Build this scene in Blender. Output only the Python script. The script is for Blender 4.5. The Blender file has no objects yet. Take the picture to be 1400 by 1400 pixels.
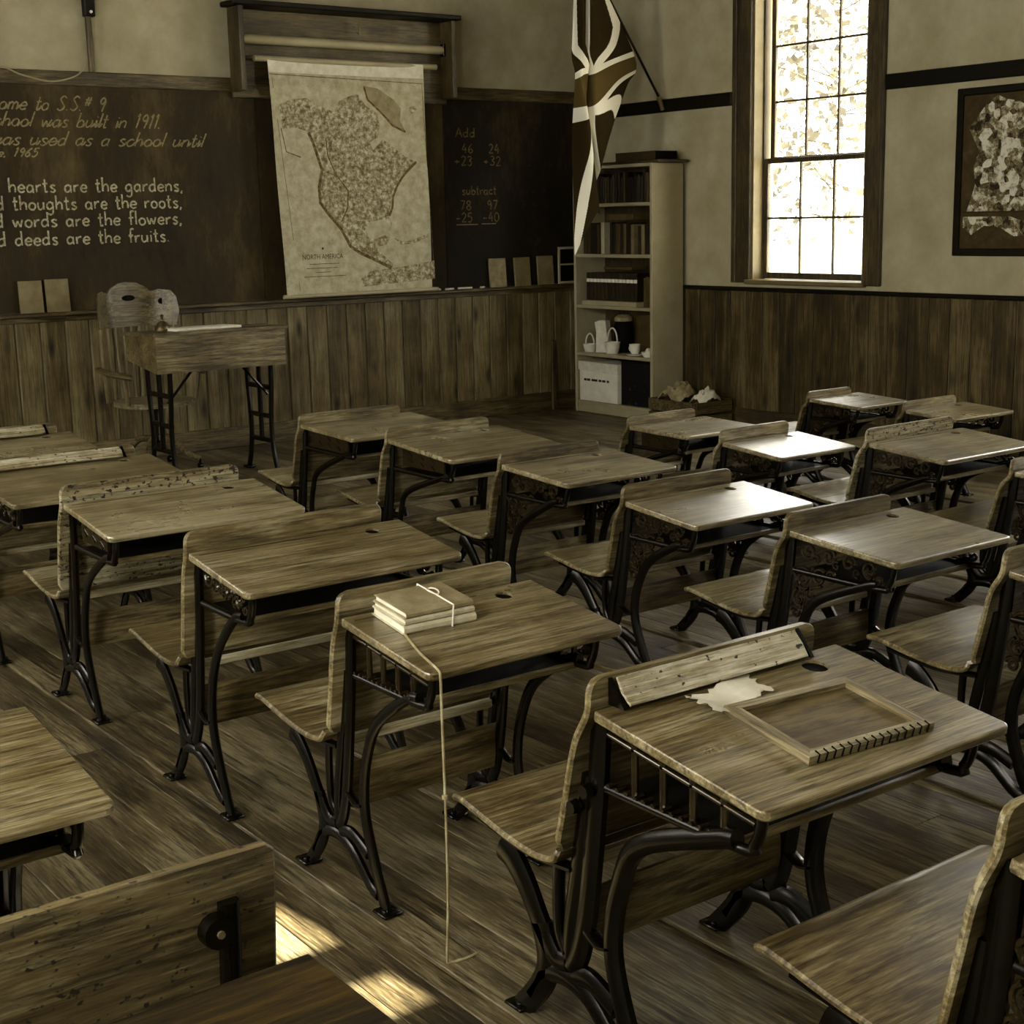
import bpy, bmesh, math, random
from mathutils import Vector, Matrix
random.seed(7)
SC = bpy.context.scene
COL = SC.collection
PI = math.pi

# ------------------------------------------------------------------ camera
F_PX, YAW, PIT, ROL = 2003.13, math.radians(36.5335), math.radians(11.3646), math.radians(-1.26236)
fw = Vector((math.sin(YAW)*math.cos(PIT), math.cos(YAW)*math.cos(PIT), -math.sin(PIT)))
rt0 = Vector((math.cos(YAW), -math.sin(YAW), 0)); up0 = rt0.cross(fw)
rt = rt0*math.cos(ROL) + up0*math.sin(ROL); up = -rt0*math.sin(ROL) + up0*math.cos(ROL)
cd = bpy.data.cameras.new('camera'); cam = bpy.data.objects.new('camera', cd); COL.objects.link(cam)
m = Matrix.Identity(4)
for i in range(3):
    m[i][0], m[i][1], m[i][2] = rt[i], up[i], -fw[i]
m[2][3] = 1.7
cam.matrix_world = m
cd.sensor_fit = 'HORIZONTAL'; cd.sensor_width = 36; cd.lens = F_PX/1400*36; cd.clip_start = .05; cd.clip_end = 200
SC.camera = cam

# ------------------------------------------------------------------ light
SC.view_settings.view_transform = 'Standard'; SC.view_settings.look = 'None'
SC.view_settings.gamma = 1; SC.view_settings.use_curve_mapping = False
SC.view_settings.exposure = -0.2
W = bpy.data.worlds.new('sky'); SC.world = W; W.use_nodes = True
bg = W.node_tree.nodes['Background']; bg.inputs[0].default_value = (1, .975, .93, 1); bg.inputs[1].default_value = 14.0
sd = bpy.data.lights.new('sun', 'SUN'); sd.energy = 85; sd.angle = .007; sd.color = (1, .97, .9)
sun = bpy.data.objects.new('sun', sd); COL.objects.link(sun)
SUN_EL = math.radians(35)
sdir = Vector((-.08, 1, 0)).normalized()*math.cos(SUN_EL) + Vector((0, 0, -math.sin(SUN_EL)))
sun.rotation_euler = sdir.to_track_quat('-Z', 'Y').to_euler(); sun.location = (2, -6, 7)

def window_light(name, x, y, w, h, zc, sx, power):
    l = bpy.data.lights.new(name, 'AREA'); l.shape = 'RECTANGLE'; l.size = h; l.size_y = w; l.energy = power; l.color = (1, .97, .91)
    o = bpy.data.objects.new(name, l); COL.objects.link(o); o.location = (x, y, zc)
    o.rotation_euler = (0, PI/2*(-sx), 0)
    return o
# area lamps at unseen windows: left ones follow floor shadows, right ones added
XL, XR, YB, YF, ZC = -1.3, 8.6, -1.5, 10.35, 4.3
LEFTWIN = (1.4, 4.6, 7.8); RIGHTWIN = (1.2, 4.3)
for wy, pw in zip(LEFTWIN, (190, 50, 60)): window_light('window_daylight', XL-.16, wy, 1.1, 2.7, 2.5, 1, pw)
for wy in RIGHTWIN: window_light('window_daylight', XR+.16, wy, 1.1, 2.7, 2.5, -1, 50)

# ------------------------------------------------------------------ helpers
def sep(L):
    """sepia tone of the toned print for a display brightness 0..1 -> linear rgb"""
    k = [(0, (0, 0, 0)), (.1, (.115, .085, .025)), (.2, (.23, .175, .06)), (.35, (.378, .326, .192)), (.5, (.53, .486, .352)),
         (.65, (.672, .642, .52)), (.8, (.815, .795, .71)), (1, (1, .985, .93))]
    for (a, ca), (b, cb) in zip(k, k[1:]):
        if L <= b:
            t = (L-a)/(b-a); c = [ca[i]+(cb[i]-ca[i])*t for i in range(3)]; break
    return tuple((x/12.92 if x <= .04045 else ((x+.055)/1.055)**2.4) for x in c) + (1,)

class MB:
    def __init__(s): s.v = []; s.f = []
    def add(s, vs, fs):
        o = len(s.v); s.v += [tuple(v) for v in vs]; s.f += [tuple(i+o for i in f) for f in fs]; return s
    def box(s, x0, x1, y0, y1, z0, z1):
        return s.add([(x0,y0,z0),(x1,y0,z0),(x1,y1,z0),(x0,y1,z0),(x0,y0,z1),(x1,y0,z1),(x1,y1,z1),(x0,y1,z1)],
            [(0,3,2,1),(4,5,6,7),(0,1,5,4),(1,2,6,5),(2,3,7,6),(3,0,4,7)])
    def cbox(s, x0, x1, y0, y1, z0, z1, c=.004):
        """box with chamfered edges"""
        xs, ys, zs = (x0, x1), (y0, y1), (z0, z1); vs = []; idx = {}
        for i in (0,1):
            for j in (0,1):
                for k in (0,1):
                    sx, sy, sz = (1,-1)[i]*c, (1,-1)[j]*c, (1,-1)[k]*c
                    idx[i,j,k,0] = len(vs); vs.append((xs[i], ys[j]+sy, zs[k]+sz))
                    idx[i,j,k,1] = len(vs); vs.append((xs[i]+sx, ys[j], zs[k]+sz))
                    idx[i,j,k,2] = len(vs); vs.append((xs[i]+sx, ys[j]+sy, zs[k]))
        fs = []
        q = ((0,0),(1,0),(1,1),(0,1))
        for i in (0,1): fs.append([idx[i,a,b,0] for a,b in q]); fs.append([idx[a,i,b,1] for a,b in q]); fs.append([idx[a,b,i,2] for a,b in q])
        for a in (0,1):
            for b in (0,1):
                fs.append([idx[a,b,0,0], idx[a,b,1,0], idx[a,b,1,1], idx[a,b,0,1]])
                fs.append([idx[a,0,b,0], idx[a,1,b,0], idx[a,1,b,2], idx[a,0,b,2]])
                fs.append([idx[0,a,b,1], idx[1,a,b,1], idx[1,a,b,2], idx[0,a,b,2]])
                for d in (0,1): fs.append([idx[a,b,d,0], idx[a,b,d,1], idx[a,b,d,2]])
        return s.add(vs, fs)
    def sweep(s, path, r, n=8, r2=None, closed=False, cap=True):
        """round / elliptic tube along 3d points; r may be a list; r2 = second half axis (along the side vector)"""
        P = [Vector(p) for p in path]; N = len(P); R = r if isinstance(r, (list, tuple)) else [r]*N
        base = len(s.v); prev = None
        for i, p in enumerate(P):
            t = (P[min(i+1, N-1)]-P[max(i-1, 0)]).normalized()
            if prev is None:
                a = Vector((1, 0, 0)) if abs(t.x) < .8 else Vector((0, 0, 1))
                u = (a - t*a.dot(t)).normalized()
            else: u = (prev - t*prev.dot(t)).normalized()
            prev = u; w = t.cross(u)
            for k in range(n):
                an = 2*PI*(k+.5)/n
                s.v.append(tuple(p + u*(math.cos(an)*(r2 or R[i])) + w*(math.sin(an)*R[i])))
        for i in range(N-1):
            for k in range(n):
                k2 = (k+1) % n
                s.f.append((base+i*n+k, base+i*n+k2, base+(i+1)*n+k2, base+(i+1)*n+k))
        if cap:
            s.f.append(tuple(base+k for k in range(n))[::-1]); s.f.append(tuple(base+(N-1)*n+k for k in range(n)))
        return s
    def lathe(s, prof, c=(0,0,0), n=16, axis='z'):
        base = len(s.v)
        for r, h in prof:
            for k in range(n):
                a = 2*PI*k/n; p = (r*math.cos(a), r*math.sin(a), h)
                if axis == 'x': p = (p[2], p[0], p[1])
                if axis == 'y': p = (p[0], p[2], p[1])
                s.v.append((p[0]+c[0], p[1]+c[1], p[2]+c[2]))
        for i in range(len(prof)-1):
            for k in range(n):
                k2 = (k+1) % n; s.f.append((base+i*n+k, base+i*n+k2, base+(i+1)*n+k2, base+(i+1)*n+k))
        s.f.append(tuple(base+k for k in range(n))[::-1]); s.f.append(tuple(base+(len(prof)-1)*n+k for k in range(n)))
        return s
    def prism(s, poly, d0, d1, axis='y'):
        """extrude 2d polygon; axis y: poly in (x,z); axis x: poly in (y,z); axis z: poly in (x,y)"""
        def P(a, b, d): return {'y': (a, d, b), 'x': (d, a, b), 'z': (a, b, d)}[axis]
        n = len(poly); vs = [P(a, b, d0) for a, b in poly] + [P(a, b, d1) for a, b in poly]
        fs = [tuple(range(n))[::-1], tuple(range(n, 2*n))] + [(i, (i+1) % n, n+(i+1) % n, n+i) for i in range(n)]
        return s.add(vs, fs)
    def sheet(s, prof, xl, xr, th, r0=0, r1=0, nx=4):
        """board bent along the profile (list of (y,z)), width xl..xr, thickness th, rounded corners r0 (start) r1 (end)"""
        N = len(prof); L = [0]
        for a, b in zip(prof, prof[1:]): L.append(L[-1]+math.hypot(b[0]-a[0], b[1]-a[1]))
        T = L[-1]; base = len(s.v); rows = []
        for i, (y, z) in enumerate(prof):
            a, b = prof[max(i-1, 0)], prof[min(i+1, N-1)]
            ty, tz = b[0]-a[0], b[1]-a[1]; l = math.hypot(ty, tz); ny, nz = -tz/l, ty/l
            ins = 0
            if r0 and L[i] < r0: ins = r0-math.sqrt(max(0, r0*r0-(r0-L[i])**2))
            if r1 and T-L[i] < r1: ins = max(ins, r1-math.sqrt(max(0, r1*r1-(r1-(T-L[i]))**2)))
            e = min(.005, th/3)
            ring = []
            for k in range(nx+1): x = xl+ins+e+(xr-xl-2*ins-2*e)*k/nx; ring.append((x, y+ny*th/2, z+nz*th/2))
            ring.append((xr-ins, y+ny*(th/2-e), z+nz*(th/2-e))); ring.append((xr-ins, y-ny*(th/2-e), z-nz*(th/2-e)))
            for k in range(nx, -1, -1): x = xl+ins+e+(xr-xl-2*ins-2*e)*k/nx; ring.append((x, y-ny*th/2, z-nz*th/2))
            ring.append((xl+ins, y-ny*(th/2-e), z-nz*(th/2-e))); ring.append((xl+ins, y+ny*(th/2-e), z+nz*(th/2-e)))
            rows.append(ring)
        n = len(rows[0])
        for ring in rows: s.v += ring
        for i in range(N-1):
            for k in range(n):
                k2 = (k+1) % n; s.f.append((base+i*n+k, base+i*n+k2, base+(i+1)*n+k2, base+(i+1)*n+k))
        s.f.append(tuple(base+k for k in range(n))[::-1]); s.f.append(tuple(base+(N-1)*n+k for k in range(n)))
        return s
    def build(s, name, mat, parent=None, smooth=False, angle=40):
        me = bpy.data.meshes.new(name); me.from_pydata(s.v, [], s.f)
        bm = bmesh.new(); bm.from_mesh(me); bmesh.ops.recalc_face_normals(bm, faces=bm.faces)
        if smooth:
            for f in bm.faces: f.smooth = True
            for e in bm.edges:
                if len(e.link_faces) == 2 and e.calc_face_angle(0) > math.radians(angle): e.smooth = False
        bm.to_mesh(me); bm.free()
        return link(name, me, mat, parent)

def link(name, me, mat, parent=None):
    if mat is not None and not me.materials: me.materials.append(mat)
    o = bpy.data.objects.new(name, me); COL.objects.link(o)
    if parent is not None: o.parent = parent
    return o
def tag(o, label, cat, group=None, kind=None):
    o['label'] = label; o['category'] = cat
    if group: o['group'] = group
    if kind: o['kind'] = kind
    return o
def struct(o): o['kind'] = 'structure'; return o
def thing(name, label, cat, loc=(0,0,0), rz=0, group=None):
    o = bpy.data.objects.new(name, None); COL.objects.link(o); o.location = loc; o.rotation_euler = (0, 0, rz); o.empty_display_size = .1
    return tag(o, label, cat, group)
def smooth_path(pts, n=5):
    """Catmull-Rom through 2d/3d points"""
    P = [Vector(p) for p in pts]; out = []
    for i in range(len(P)-1):
        p0, p1, p2, p3 = P[max(i-1,0)], P[i], P[i+1], P[min(i+2, len(P)-1)]
        for k in range(n):
            t = k/n
            out.append(.5*((2*p1)+(p2-p0)*t+(2*p0-5*p1+4*p2-p3)*t*t+(3*p1-p0-3*p2+p3)*t**3))
    out.append(P[-1]); return out

# ------------------------------------------------------------------ materials
def nodes(name):
    mt = bpy.data.materials.new(name); mt.use_nodes = True
    nt = mt.node_tree; b = nt.nodes['Principled BSDF']
    return mt, nt, b
def N(nt, typ, **kw):
    n = nt.nodes.new(typ)
    for k, v in kw.items():
        if k in n.inputs: n.inputs[k].default_value = v
        else: setattr(n, k, v)
    return n
def coords(nt, scale, rnd=True):
    tc = N(nt, 'ShaderNodeTexCoord'); mp = N(nt, 'ShaderNodeMapping'); mp.inputs['Scale'].default_value = scale
    nt.links.new(tc.outputs['Object'], mp.inputs['Vector'])
    if rnd:
        oi = N(nt, 'ShaderNodeObjectInfo'); mu = N(nt, 'ShaderNodeMath', operation='MULTIPLY'); mu.inputs[1].default_value = 37
        nt.links.new(oi.outputs['Random'], mu.inputs[0]); cb = N(nt, 'ShaderNodeCombineXYZ')
        for k in range(3): nt.links.new(mu.outputs[0], cb.inputs[k])
        nt.links.new(cb.outputs[0], mp.inputs['Location'])
    return mp
def ramp(nt, stops):
    r = N(nt, 'ShaderNodeValToRGB'); cr = r.color_ramp
    while len(cr.elements) < len(stops): cr.elements.new(.5)
    for e, (p, c) in zip(cr.elements, stops): e.position = p; e.color = c
    return r
def plain(name, L, rough=.6, spec=.5, metal=0, var=.0, scale=8, bump=0):
    mt, nt, b = nodes(name); c = sep(L)
    b.inputs['Roughness'].default_value = rough; b.inputs['Specular IOR Level'].default_value = spec; b.inputs['Metallic'].default_value = metal
    b.inputs['Base Color'].default_value = c
    b.inputs['Specular Tint'].default_value = (1, .95, .82, 1)
    if var:
        mp = coords(nt, (scale,)*3); nz = N(nt, 'ShaderNodeTexNoise', Scale=1.0, Detail=5.0, Roughness=.65)
        nt.links.new(mp.outputs[0], nz.inputs['Vector'])
        r = ramp(nt, [(.28, sep(max(0, L-var))), (.5, c), (.72, sep(min(1, L+var)))])
        nt.links.new(nz.outputs[0], r.inputs[0]); nt.links.new(r.outputs[0], b.inputs['Base Color'])
        if bump:
            bp = N(nt, 'ShaderNodeBump', Strength=bump, Distance=.01); nt.links.new(nz.outputs[0], bp.inputs['Height']); nt.links.new(bp.outputs[0], b.inputs['Normal'])
    return mt
def wood(name, lo, mid, hi, axis='x', rough=.42, spec=.5, along=1.3, across=9, blot=2.2, knots=False, blotch=.6, streak=.8, spots=0, coat=0, fine=1.0, grey=0):
    """grained wood: long streaks, dark pores, stains; grain follows the given local axis"""
    mt, nt, b = nodes(name); i = 'xyz'.index(axis)
    def sc(a, c): v = [c]*3; v[i] = a; return tuple(v)
    L = nt.links.new
    def noise(scale, **kw):
        mp = coords(nt, scale); n = N(nt, 'ShaderNodeTexNoise', Scale=1.0, **kw); L(mp.outputs[0], n.inputs['Vector']); return n
    def madd(src, k, c):
        n = N(nt, 'ShaderNodeMath', operation='MULTIPLY_ADD'); n.inputs[1].default_value = k; L(src, n.inputs[0])
        if isinstance(c, (int, float)): n.inputs[2].default_value = c
        else: L(c, n.inputs[2])
        return n.outputs[0]
    n1 = noise(sc(along, across), Detail=7.0, Roughness=.68, Distortion=.35)
    n2 = noise(sc(along*5, across*11), Detail=3.0, Roughness=.7)
    n3 = noise((blot*1.6,)*3, Detail=5.0, Roughness=.6)
    n4 = noise(sc(along*2.6, across*4.5), Detail=6.0, Roughness=.75, Distortion=.2)
    v = madd(n2.outputs[0], fine, -fine/2); g = N(nt, 'ShaderNodeMath', operation='ADD'); L(n1.outputs[0], g.inputs[0]); L(v, g.inputs[1])
    v = madd(n3.outputs[0], blotch, madd(g.outputs[0], 1.0, -blotch/2))
    oi = N(nt, 'ShaderNodeObjectInfo'); v = madd(oi.outputs['Random'], .16, madd(v, 1.0, -.08))
    r = ramp(nt, [(.25, sep(lo)), (.5, sep(mid)), (.75, sep(hi))]); L(v, r.inputs[0]); col = r.outputs[0]
    def darken(fac, colr, col):
        mx = N(nt, 'ShaderNodeMix', data_type='RGBA'); mx.inputs[6].default_value = colr; L(fac, mx.inputs[0]); L(col, mx.inputs[7]); return mx.outputs[2]
    k1 = 1-streak
    sr = ramp(nt, [(.38, (k1, k1, k1, 1)), (.51, (1, 1, 1, 1))]); L(n4.outputs[0], sr.inputs[0])
    col = darken(sr.outputs[0], sep(max(.02, lo*.45)), col)
    if spots:
        n5 = noise(sc(55, 75), Detail=2.0, Roughness=.5); sp = ramp(nt, [(.5-spots, (0, 0, 0, 1)), (.56-spots, (1, 1, 1, 1))]); L(n5.outputs[0], sp.inputs[0])
        col = darken(sp.outputs[0], sep(.05), col)
    if knots:
        mk = coords(nt, sc(2.6, 7.0)); vo = N(nt, 'ShaderNodeTexVoronoi', Scale=1.0); L(mk.outputs[0], vo.inputs['Vector'])
        kr = ramp(nt, [(.06, (0, 0, 0, 1)), (.26, (1, 1, 1, 1))]); L(vo.outputs['Distance'], kr.inputs[0])
        col = darken(kr.outputs[0], sep(max(.02, lo-.1)), col)
    if grey:
        hs = N(nt, 'ShaderNodeHueSaturation', Saturation=1-grey); L(col, hs.inputs['Color']); col = hs.outputs[0]
    L(col, b.inputs['Base Color'])
    rr = N(nt, 'ShaderNodeMapRange'); rr.inputs[1].default_value = .3; rr.inputs[2].default_value = .7; rr.inputs[3].default_value = rough+.14; rr.inputs[4].default_value = rough-.08
    L(n3.outputs[0], rr.inputs[0]); L(rr.outputs[0], b.inputs['Roughness']); b.inputs['Specular IOR Level'].default_value = spec; b.inputs['Specular Tint'].default_value = (1, .95, .82, 1)
    if coat: b.inputs['Coat Weight'].default_value = coat; b.inputs['Coat Roughness'].default_value = .22
    bp = N(nt, 'ShaderNodeBump', Strength=.25, Distance=.004); L(g.outputs[0], bp.inputs['Height']); L(bp.outputs[0], b.inputs['Normal'])
    return mt
M = {}
M['desk'] = wood('desk_wood', .22, .40, .56, 'x', rough=.32, coat=.6, across=13)
M['desk2'] = wood('desk_wood_worn', .26, .46, .64, 'x', rough=.34, across=15, coat=.45)
M['desk2y'] = wood('desk_wood_cross', .26, .44, .60, 'y', rough=.4, across=15, coat=.3)
M['desk_dark'] = wood('desk_wood_dark', .06, .12, .20, 'x', rough=.5, spec=.25)
M['back'] = wood('backrest_wood', .18, .37, .55, 'x', rough=.42, coat=.2)
M['front'] = wood('scratched_wood', .18, .34, .50, 'x', rough=.55, spots=.19)
M['worn'] = wood('worn_pale_wood', .36, .60, .78, 'x', rough=.6, across=16, blot=6, blotch=.7, spots=.20, streak=.5)
M['speck'] = wood('speckled_wood', .30, .50, .66, 'x', rough=.5, spots=.15, across=14)
M['worn_rail'] = wood('worn_rail_wood', .34, .54, .70, 'x', rough=.4, across=15, coat=.4, streak=.4)
M['seat'] = wood('seat_wood', .18, .37, .55, 'x', rough=.36, coat=.3)
M['board'] = wood('under_board_wood', .13, .28, .42, 'x', rough=.55, spec=.3)  # boards under the desks toned darker in place of shade
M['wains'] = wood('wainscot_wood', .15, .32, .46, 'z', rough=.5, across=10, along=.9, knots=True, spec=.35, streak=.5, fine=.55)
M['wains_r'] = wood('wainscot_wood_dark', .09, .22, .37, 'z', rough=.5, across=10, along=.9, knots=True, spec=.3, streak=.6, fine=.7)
M['floor'] = wood('floor_wood', .11, .285, .46, 'y', rough=.46, along=1.6, across=15, blot=.8, blotch=.95, spec=.4, grey=.1)
M['trim'] = wood('trim_wood', .08, .17, .28, 'y', rough=.45)
M['trimx'] = wood('trim_wood_x', .13, .26, .40, 'x', rough=.45)
M['chairz'] = wood('chair_wood_upright', .20, .36, .50, 'z', rough=.35, coat=.3, streak=.3, fine=.4)
M['chairwood'] = wood('chair_wood', .16, .32, .46, 'x', rough=.4, coat=.2)
M['trimz'] = wood('trim_wood_z', .08, .19, .30, 'z', rough=.45)
M['dark'] = wood('dark_frame_wood', .02, .04, .08, 'y', rough=.4, spec=.15)
M['tdesk'] = wood('teacher_desk_wood', .18, .36, .50, 'x', rough=.45, across=11)
M['case'] = wood('case_wood', .11, .22, .33, 'x', rough=.5)
M['shelf'] = plain('bookcase_paint', .56, .45, var=.04, scale=5)
M['pale'] = plain('pale_jamb_paint', .36, .5, var=.05, scale=6)
M['plaster'] = plain('wall_plaster', .60, .9, .15, var=.06, scale=3.0, bump=.08)
M['ceil'] = plain('ceiling_paint', .30, .9, .15, var=.03, scale=2)
M['iron'] = plain('cast_iron', .015, .27, .28, var=.012, scale=25)
M['iron_s'] = plain('worn_cast_iron', .10, .22, .75, metal=.3, var=.06, scale=40)  # lighter speckled base colour paints highlights into the scrollwork
M['iron_b'] = plain('bare_iron', .30, .35, .6, metal=.6, var=.1, scale=30)
M['brass'] = plain('bolt_metal', .5, .3, .6, metal=.7)
M['paper'] = plain('paper', .78, .8, .2, var=.07, scale=14)
M['white'] = plain('white_stuff', .82, .7, .3, var=.04, scale=10)
M['tan'] = plain('tan_cloth', .5, .85, .2, var=.14, scale=16)
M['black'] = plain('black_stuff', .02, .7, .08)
M['ink'] = plain('print_ink', .16, .8, .2)
M['chalk'] = plain('chalk', .60, .95, .1, var=.2, scale=60)
M['chalk3'] = plain('very_faint_chalk', .36, .95, .1, var=.14, scale=60)
M['chalk2'] = plain('faint_chalk', .47, .95, .1, var=.12, scale=60)
M['leaf'] = plain('tree_leaf', .29, .6, .3, var=.06)
M['leaf'].node_tree.nodes['Principled BSDF'].inputs['Base Color'].default_value = (.075, .068, .05, 1)
for lk in list(M['leaf'].node_tree.nodes['Principled BSDF'].inputs['Base Color'].links): M['leaf'].node_tree.links.remove(lk)
M['ground'] = plain('outside_ground', .75, .9)
def glass_mat():
    mt = bpy.data.materials.new('window_glass'); mt.use_nodes = True; nt = mt.node_tree; nt.nodes.clear()
    o = N(nt, 'ShaderNodeOutputMaterial'); t = N(nt, 'ShaderNodeBsdfTransparent'); t.inputs[0].default_value = (.97,.97,.95,1)
    g = N(nt, 'ShaderNodeBsdfGlossy'); g.inputs['Roughness'].default_value = .05
    mx = N(nt, 'ShaderNodeMixShader'); mx.inputs[0].default_value = .05
    nt.links.new(t.outputs[0], mx.inputs[1]); nt.links.new(g.outputs[0], mx.inputs[2]); nt.links.new(mx.outputs[0], o.inputs[0])
    return mt
M['glass'] = glass_mat()
def slate_mat(tn=(.09, .16, .30)):
    mt, nt, b = nodes('blackboard_slate'); L = nt.links.new
    m1 = coords(nt, (1.6, 1.6, .8)); n1 = N(nt, 'ShaderNodeTexNoise', Scale=1.0, Detail=6.0, Roughness=.62); L(m1.outputs[0], n1.inputs['Vector'])
    m2 = coords(nt, (30, 30, 9)); n2 = N(nt, 'ShaderNodeTexNoise', Scale=1.0, Detail=3.0, Roughness=.7); L(m2.outputs[0], n2.inputs['Vector'])
    a = N(nt, 'ShaderNodeMath', operation='MULTIPLY_ADD'); a.inputs[1].default_value = .3; L(n2.outputs[0], a.inputs[0]); L(n1.outputs[0], a.inputs[2])
    r = ramp(nt, [(.45, sep(tn[0])), (.66, sep(tn[1])), (.88, sep(tn[2]))]); L(a.outputs[0], r.inputs[0]); L(r.outputs[0], b.inputs['Base Color'])
    b.inputs['Roughness'].default_value = .75; b.inputs['Specular IOR Level'].default_value = .25
    return mt
M['slate'] = slate_mat(); M['slate_dark'] = slate_mat((.03, .08, .22))
def mottled(name, stops, scale, detail=6, vor=0):
    mt, nt, b = nodes(name); L = nt.links.new; mp = coords(nt, (scale,)*3, False)
    nz = N(nt, 'ShaderNodeTexNoise', Scale=1.0, Detail=float(detail), Roughness=.75); L(mp.outputs[0], nz.inputs['Vector']); src = nz.outputs[0]
    if vor:
        m2 = coords(nt, (vor,)*3, False); ad = N(nt, 'ShaderNodeMix', data_type='RGBA'); ad.inputs[0].default_value = .12
        L(m2.outputs[0], ad.inputs[6]); L(nz.outputs['Color'], ad.inputs[7])
        v = N(nt, 'ShaderNodeTexVoronoi', Scale=1.0); L(ad.outputs[2], v.inputs['Vector'])
        mm = N(nt, 'ShaderNodeMath', operation='MULTIPLY_ADD'); mm.inputs[1].default_value = .35; sp = N(nt, 'ShaderNodeSeparateColor'); L(v.outputs['Color'], sp.inputs[0])
        L(sp.outputs[0], mm.inputs[0]); sb = N(nt, 'ShaderNodeMath', operation='SUBTRACT'); sb.inputs[1].default_value = .17; L(nz.outputs[0], sb.inputs[0]); L(sb.outputs[0], mm.inputs[2]); src = mm.outputs[0]
    r = ramp(nt, [(p, sep(c)) for p, c in stops]); L(src, r.inputs[0]); L(r.outputs[0], b.inputs['Base Color'])
    b.inputs['Roughness'].default_value = .75; b.inputs['Specular IOR Level'].default_value = .2
    return mt
M['map_sea'] = mottled('map_sea_print', [(.3, .52), (.5, .64), (.7, .73)], 14, 9)
M['map_land'] = mottled('map_land_print', [(.36, .26), (.5, .52), (.62, .74)], 30, 9)
M['map_green'] = mottled('map_ice_print', [(.35, .42), (.6, .54)], 12)
M['pic_bg'] = mottled('framed_map_background', [(.3, .14), (.55, .22), (.75, .30)], 10)
M['pic_land'] = mottled('framed_map_regions', [(.34, .12), (.5, .42), (.66, .78)], 22, 6, vor=24)

# ------------------------------------------------------------------ the room
def plank_set(parent, name, mat, spans, mk):
    pass
fl = MB().box(XL, XR, YB, YF, -.12, -.018).build('floor', M['dark']); struct(fl)
PWF = .128
x = XL+.004; k = 0
pm = {}
while x < XR-.02:
    w = min(PWF, XR-x); ys = [YB+.003] + sorted(random.uniform(YB+1.5, YF-1) for _ in range(2)) + [YF-.003]
    if ys[2]-ys[1] < 1.2: ys = [ys[0], ys[1], ys[3]]
    for a, b_ in zip(ys, ys[1:]):
        bm_ = MB().cbox(0, w-.0025, 0, b_-a-.003, -.018, 0, .0012).build('floor_plank', M['floor'], fl)
        bm_.location = (x, a, random.uniform(-.001, 0))
    x += PWF; k += 1
# walls
FWIN = (7.2, 8.34, 1.17, 3.85)        # visible window: y0 y1 z0 z1
def wall_with_holes(name, xa, xb, ya, yb, holes, mat=None):
    """wall slab between xa..xb (thickness), ya..yb long, holes = (y0,y1,z0,z1)"""
    mb = MB(); holes = sorted(holes); y = ya
    for (h0, h1, z0, z1) in holes:
        mb.box(xa, xb, y, h0, -.12, ZC); mb.box(xa, xb, h0, h1, -.12, z0); mb.box(xa, xb, h0, h1, z1, ZC); y = h1
    mb.box(xa, xb, y, yb, -.12, ZC)
    return struct(mb.build(name, mat or M['plaster']))
wallR = wall_with_holes('wall_right', XR, XR+.24, YB-.2, YF+.2, [FWIN] + [(y-.57, y+.57, 1.17, 3.85) for y in RIGHTWIN])
wallL = wall_with_holes('wall_left', XL-.24, XL, YB-.2, YF+.2, [(y-.57, y+.57, 1.17, 3.85) for y in LEFTWIN])
wallF = struct(MB().box(XL-.24, XR+.24, YF, YF+.24, -.12, ZC).build('wall_front', M['plaster']))
# back wall; unseen door and transom added to shape the sun patches on the floor
TH = math.tan(SUN_EL)
def tz(y): return (y-YB)*TH/math.hypot(1, .0)      # height on the back wall of the ray that meets the floor at y
TX0, TX1 = 1.25, 1.955
tz0, tz1 = tz(2.53), tz(3.16)+.168
mb = MB(); mb.box(XL-.24, 1.0, YB-.24, YB, -.12, ZC); mb.box(2.1, XR+.24, YB-.24, YB, -.12, ZC)
mb.box(1.0, TX0, YB-.24, YB, 2.2, ZC); mb.box(TX1, 2.1, YB-.24, YB, 2.2, ZC); mb.box(TX0, TX1, YB-.24, YB, 2.2, tz0); mb.box(TX0, TX1, YB-.24, YB, tz1, ZC)
wallB = struct(mb.build('wall_back', M['plaster']))
dr = struct(MB().box(1.0, 2.1, YB-.2, YB-.14, 0, 2.2).build('door_1', M['trimz']))
for px in (1.08, 1.6):
    for pz in (.2, 1.2): MB().cbox(px, px+.42, YB-.14, YB-.125, pz, pz+.85, .01).build('door_panel', M['trimz'], dr)
MB().lathe([(.0,0),(.03,.005),(.032,.03),(.0,.05)], (2.02, YB-.14, 1.05), 12, 'y').build('door_knob', M['iron_b'], dr)
tw = struct(MB().box(TX0, TX1, YB-.2, YB-.17, tz(2.70)+.13, tz(2.88)+.13).build('window_4', M['trimx']))  # added bar across the transom, splits the sun into two floor patches
ceil = struct(MB().box(XL-.24, XR+.24, YB-.24, YF+.24, ZC, ZC+.1).build('ceiling', M['ceil']))

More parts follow.
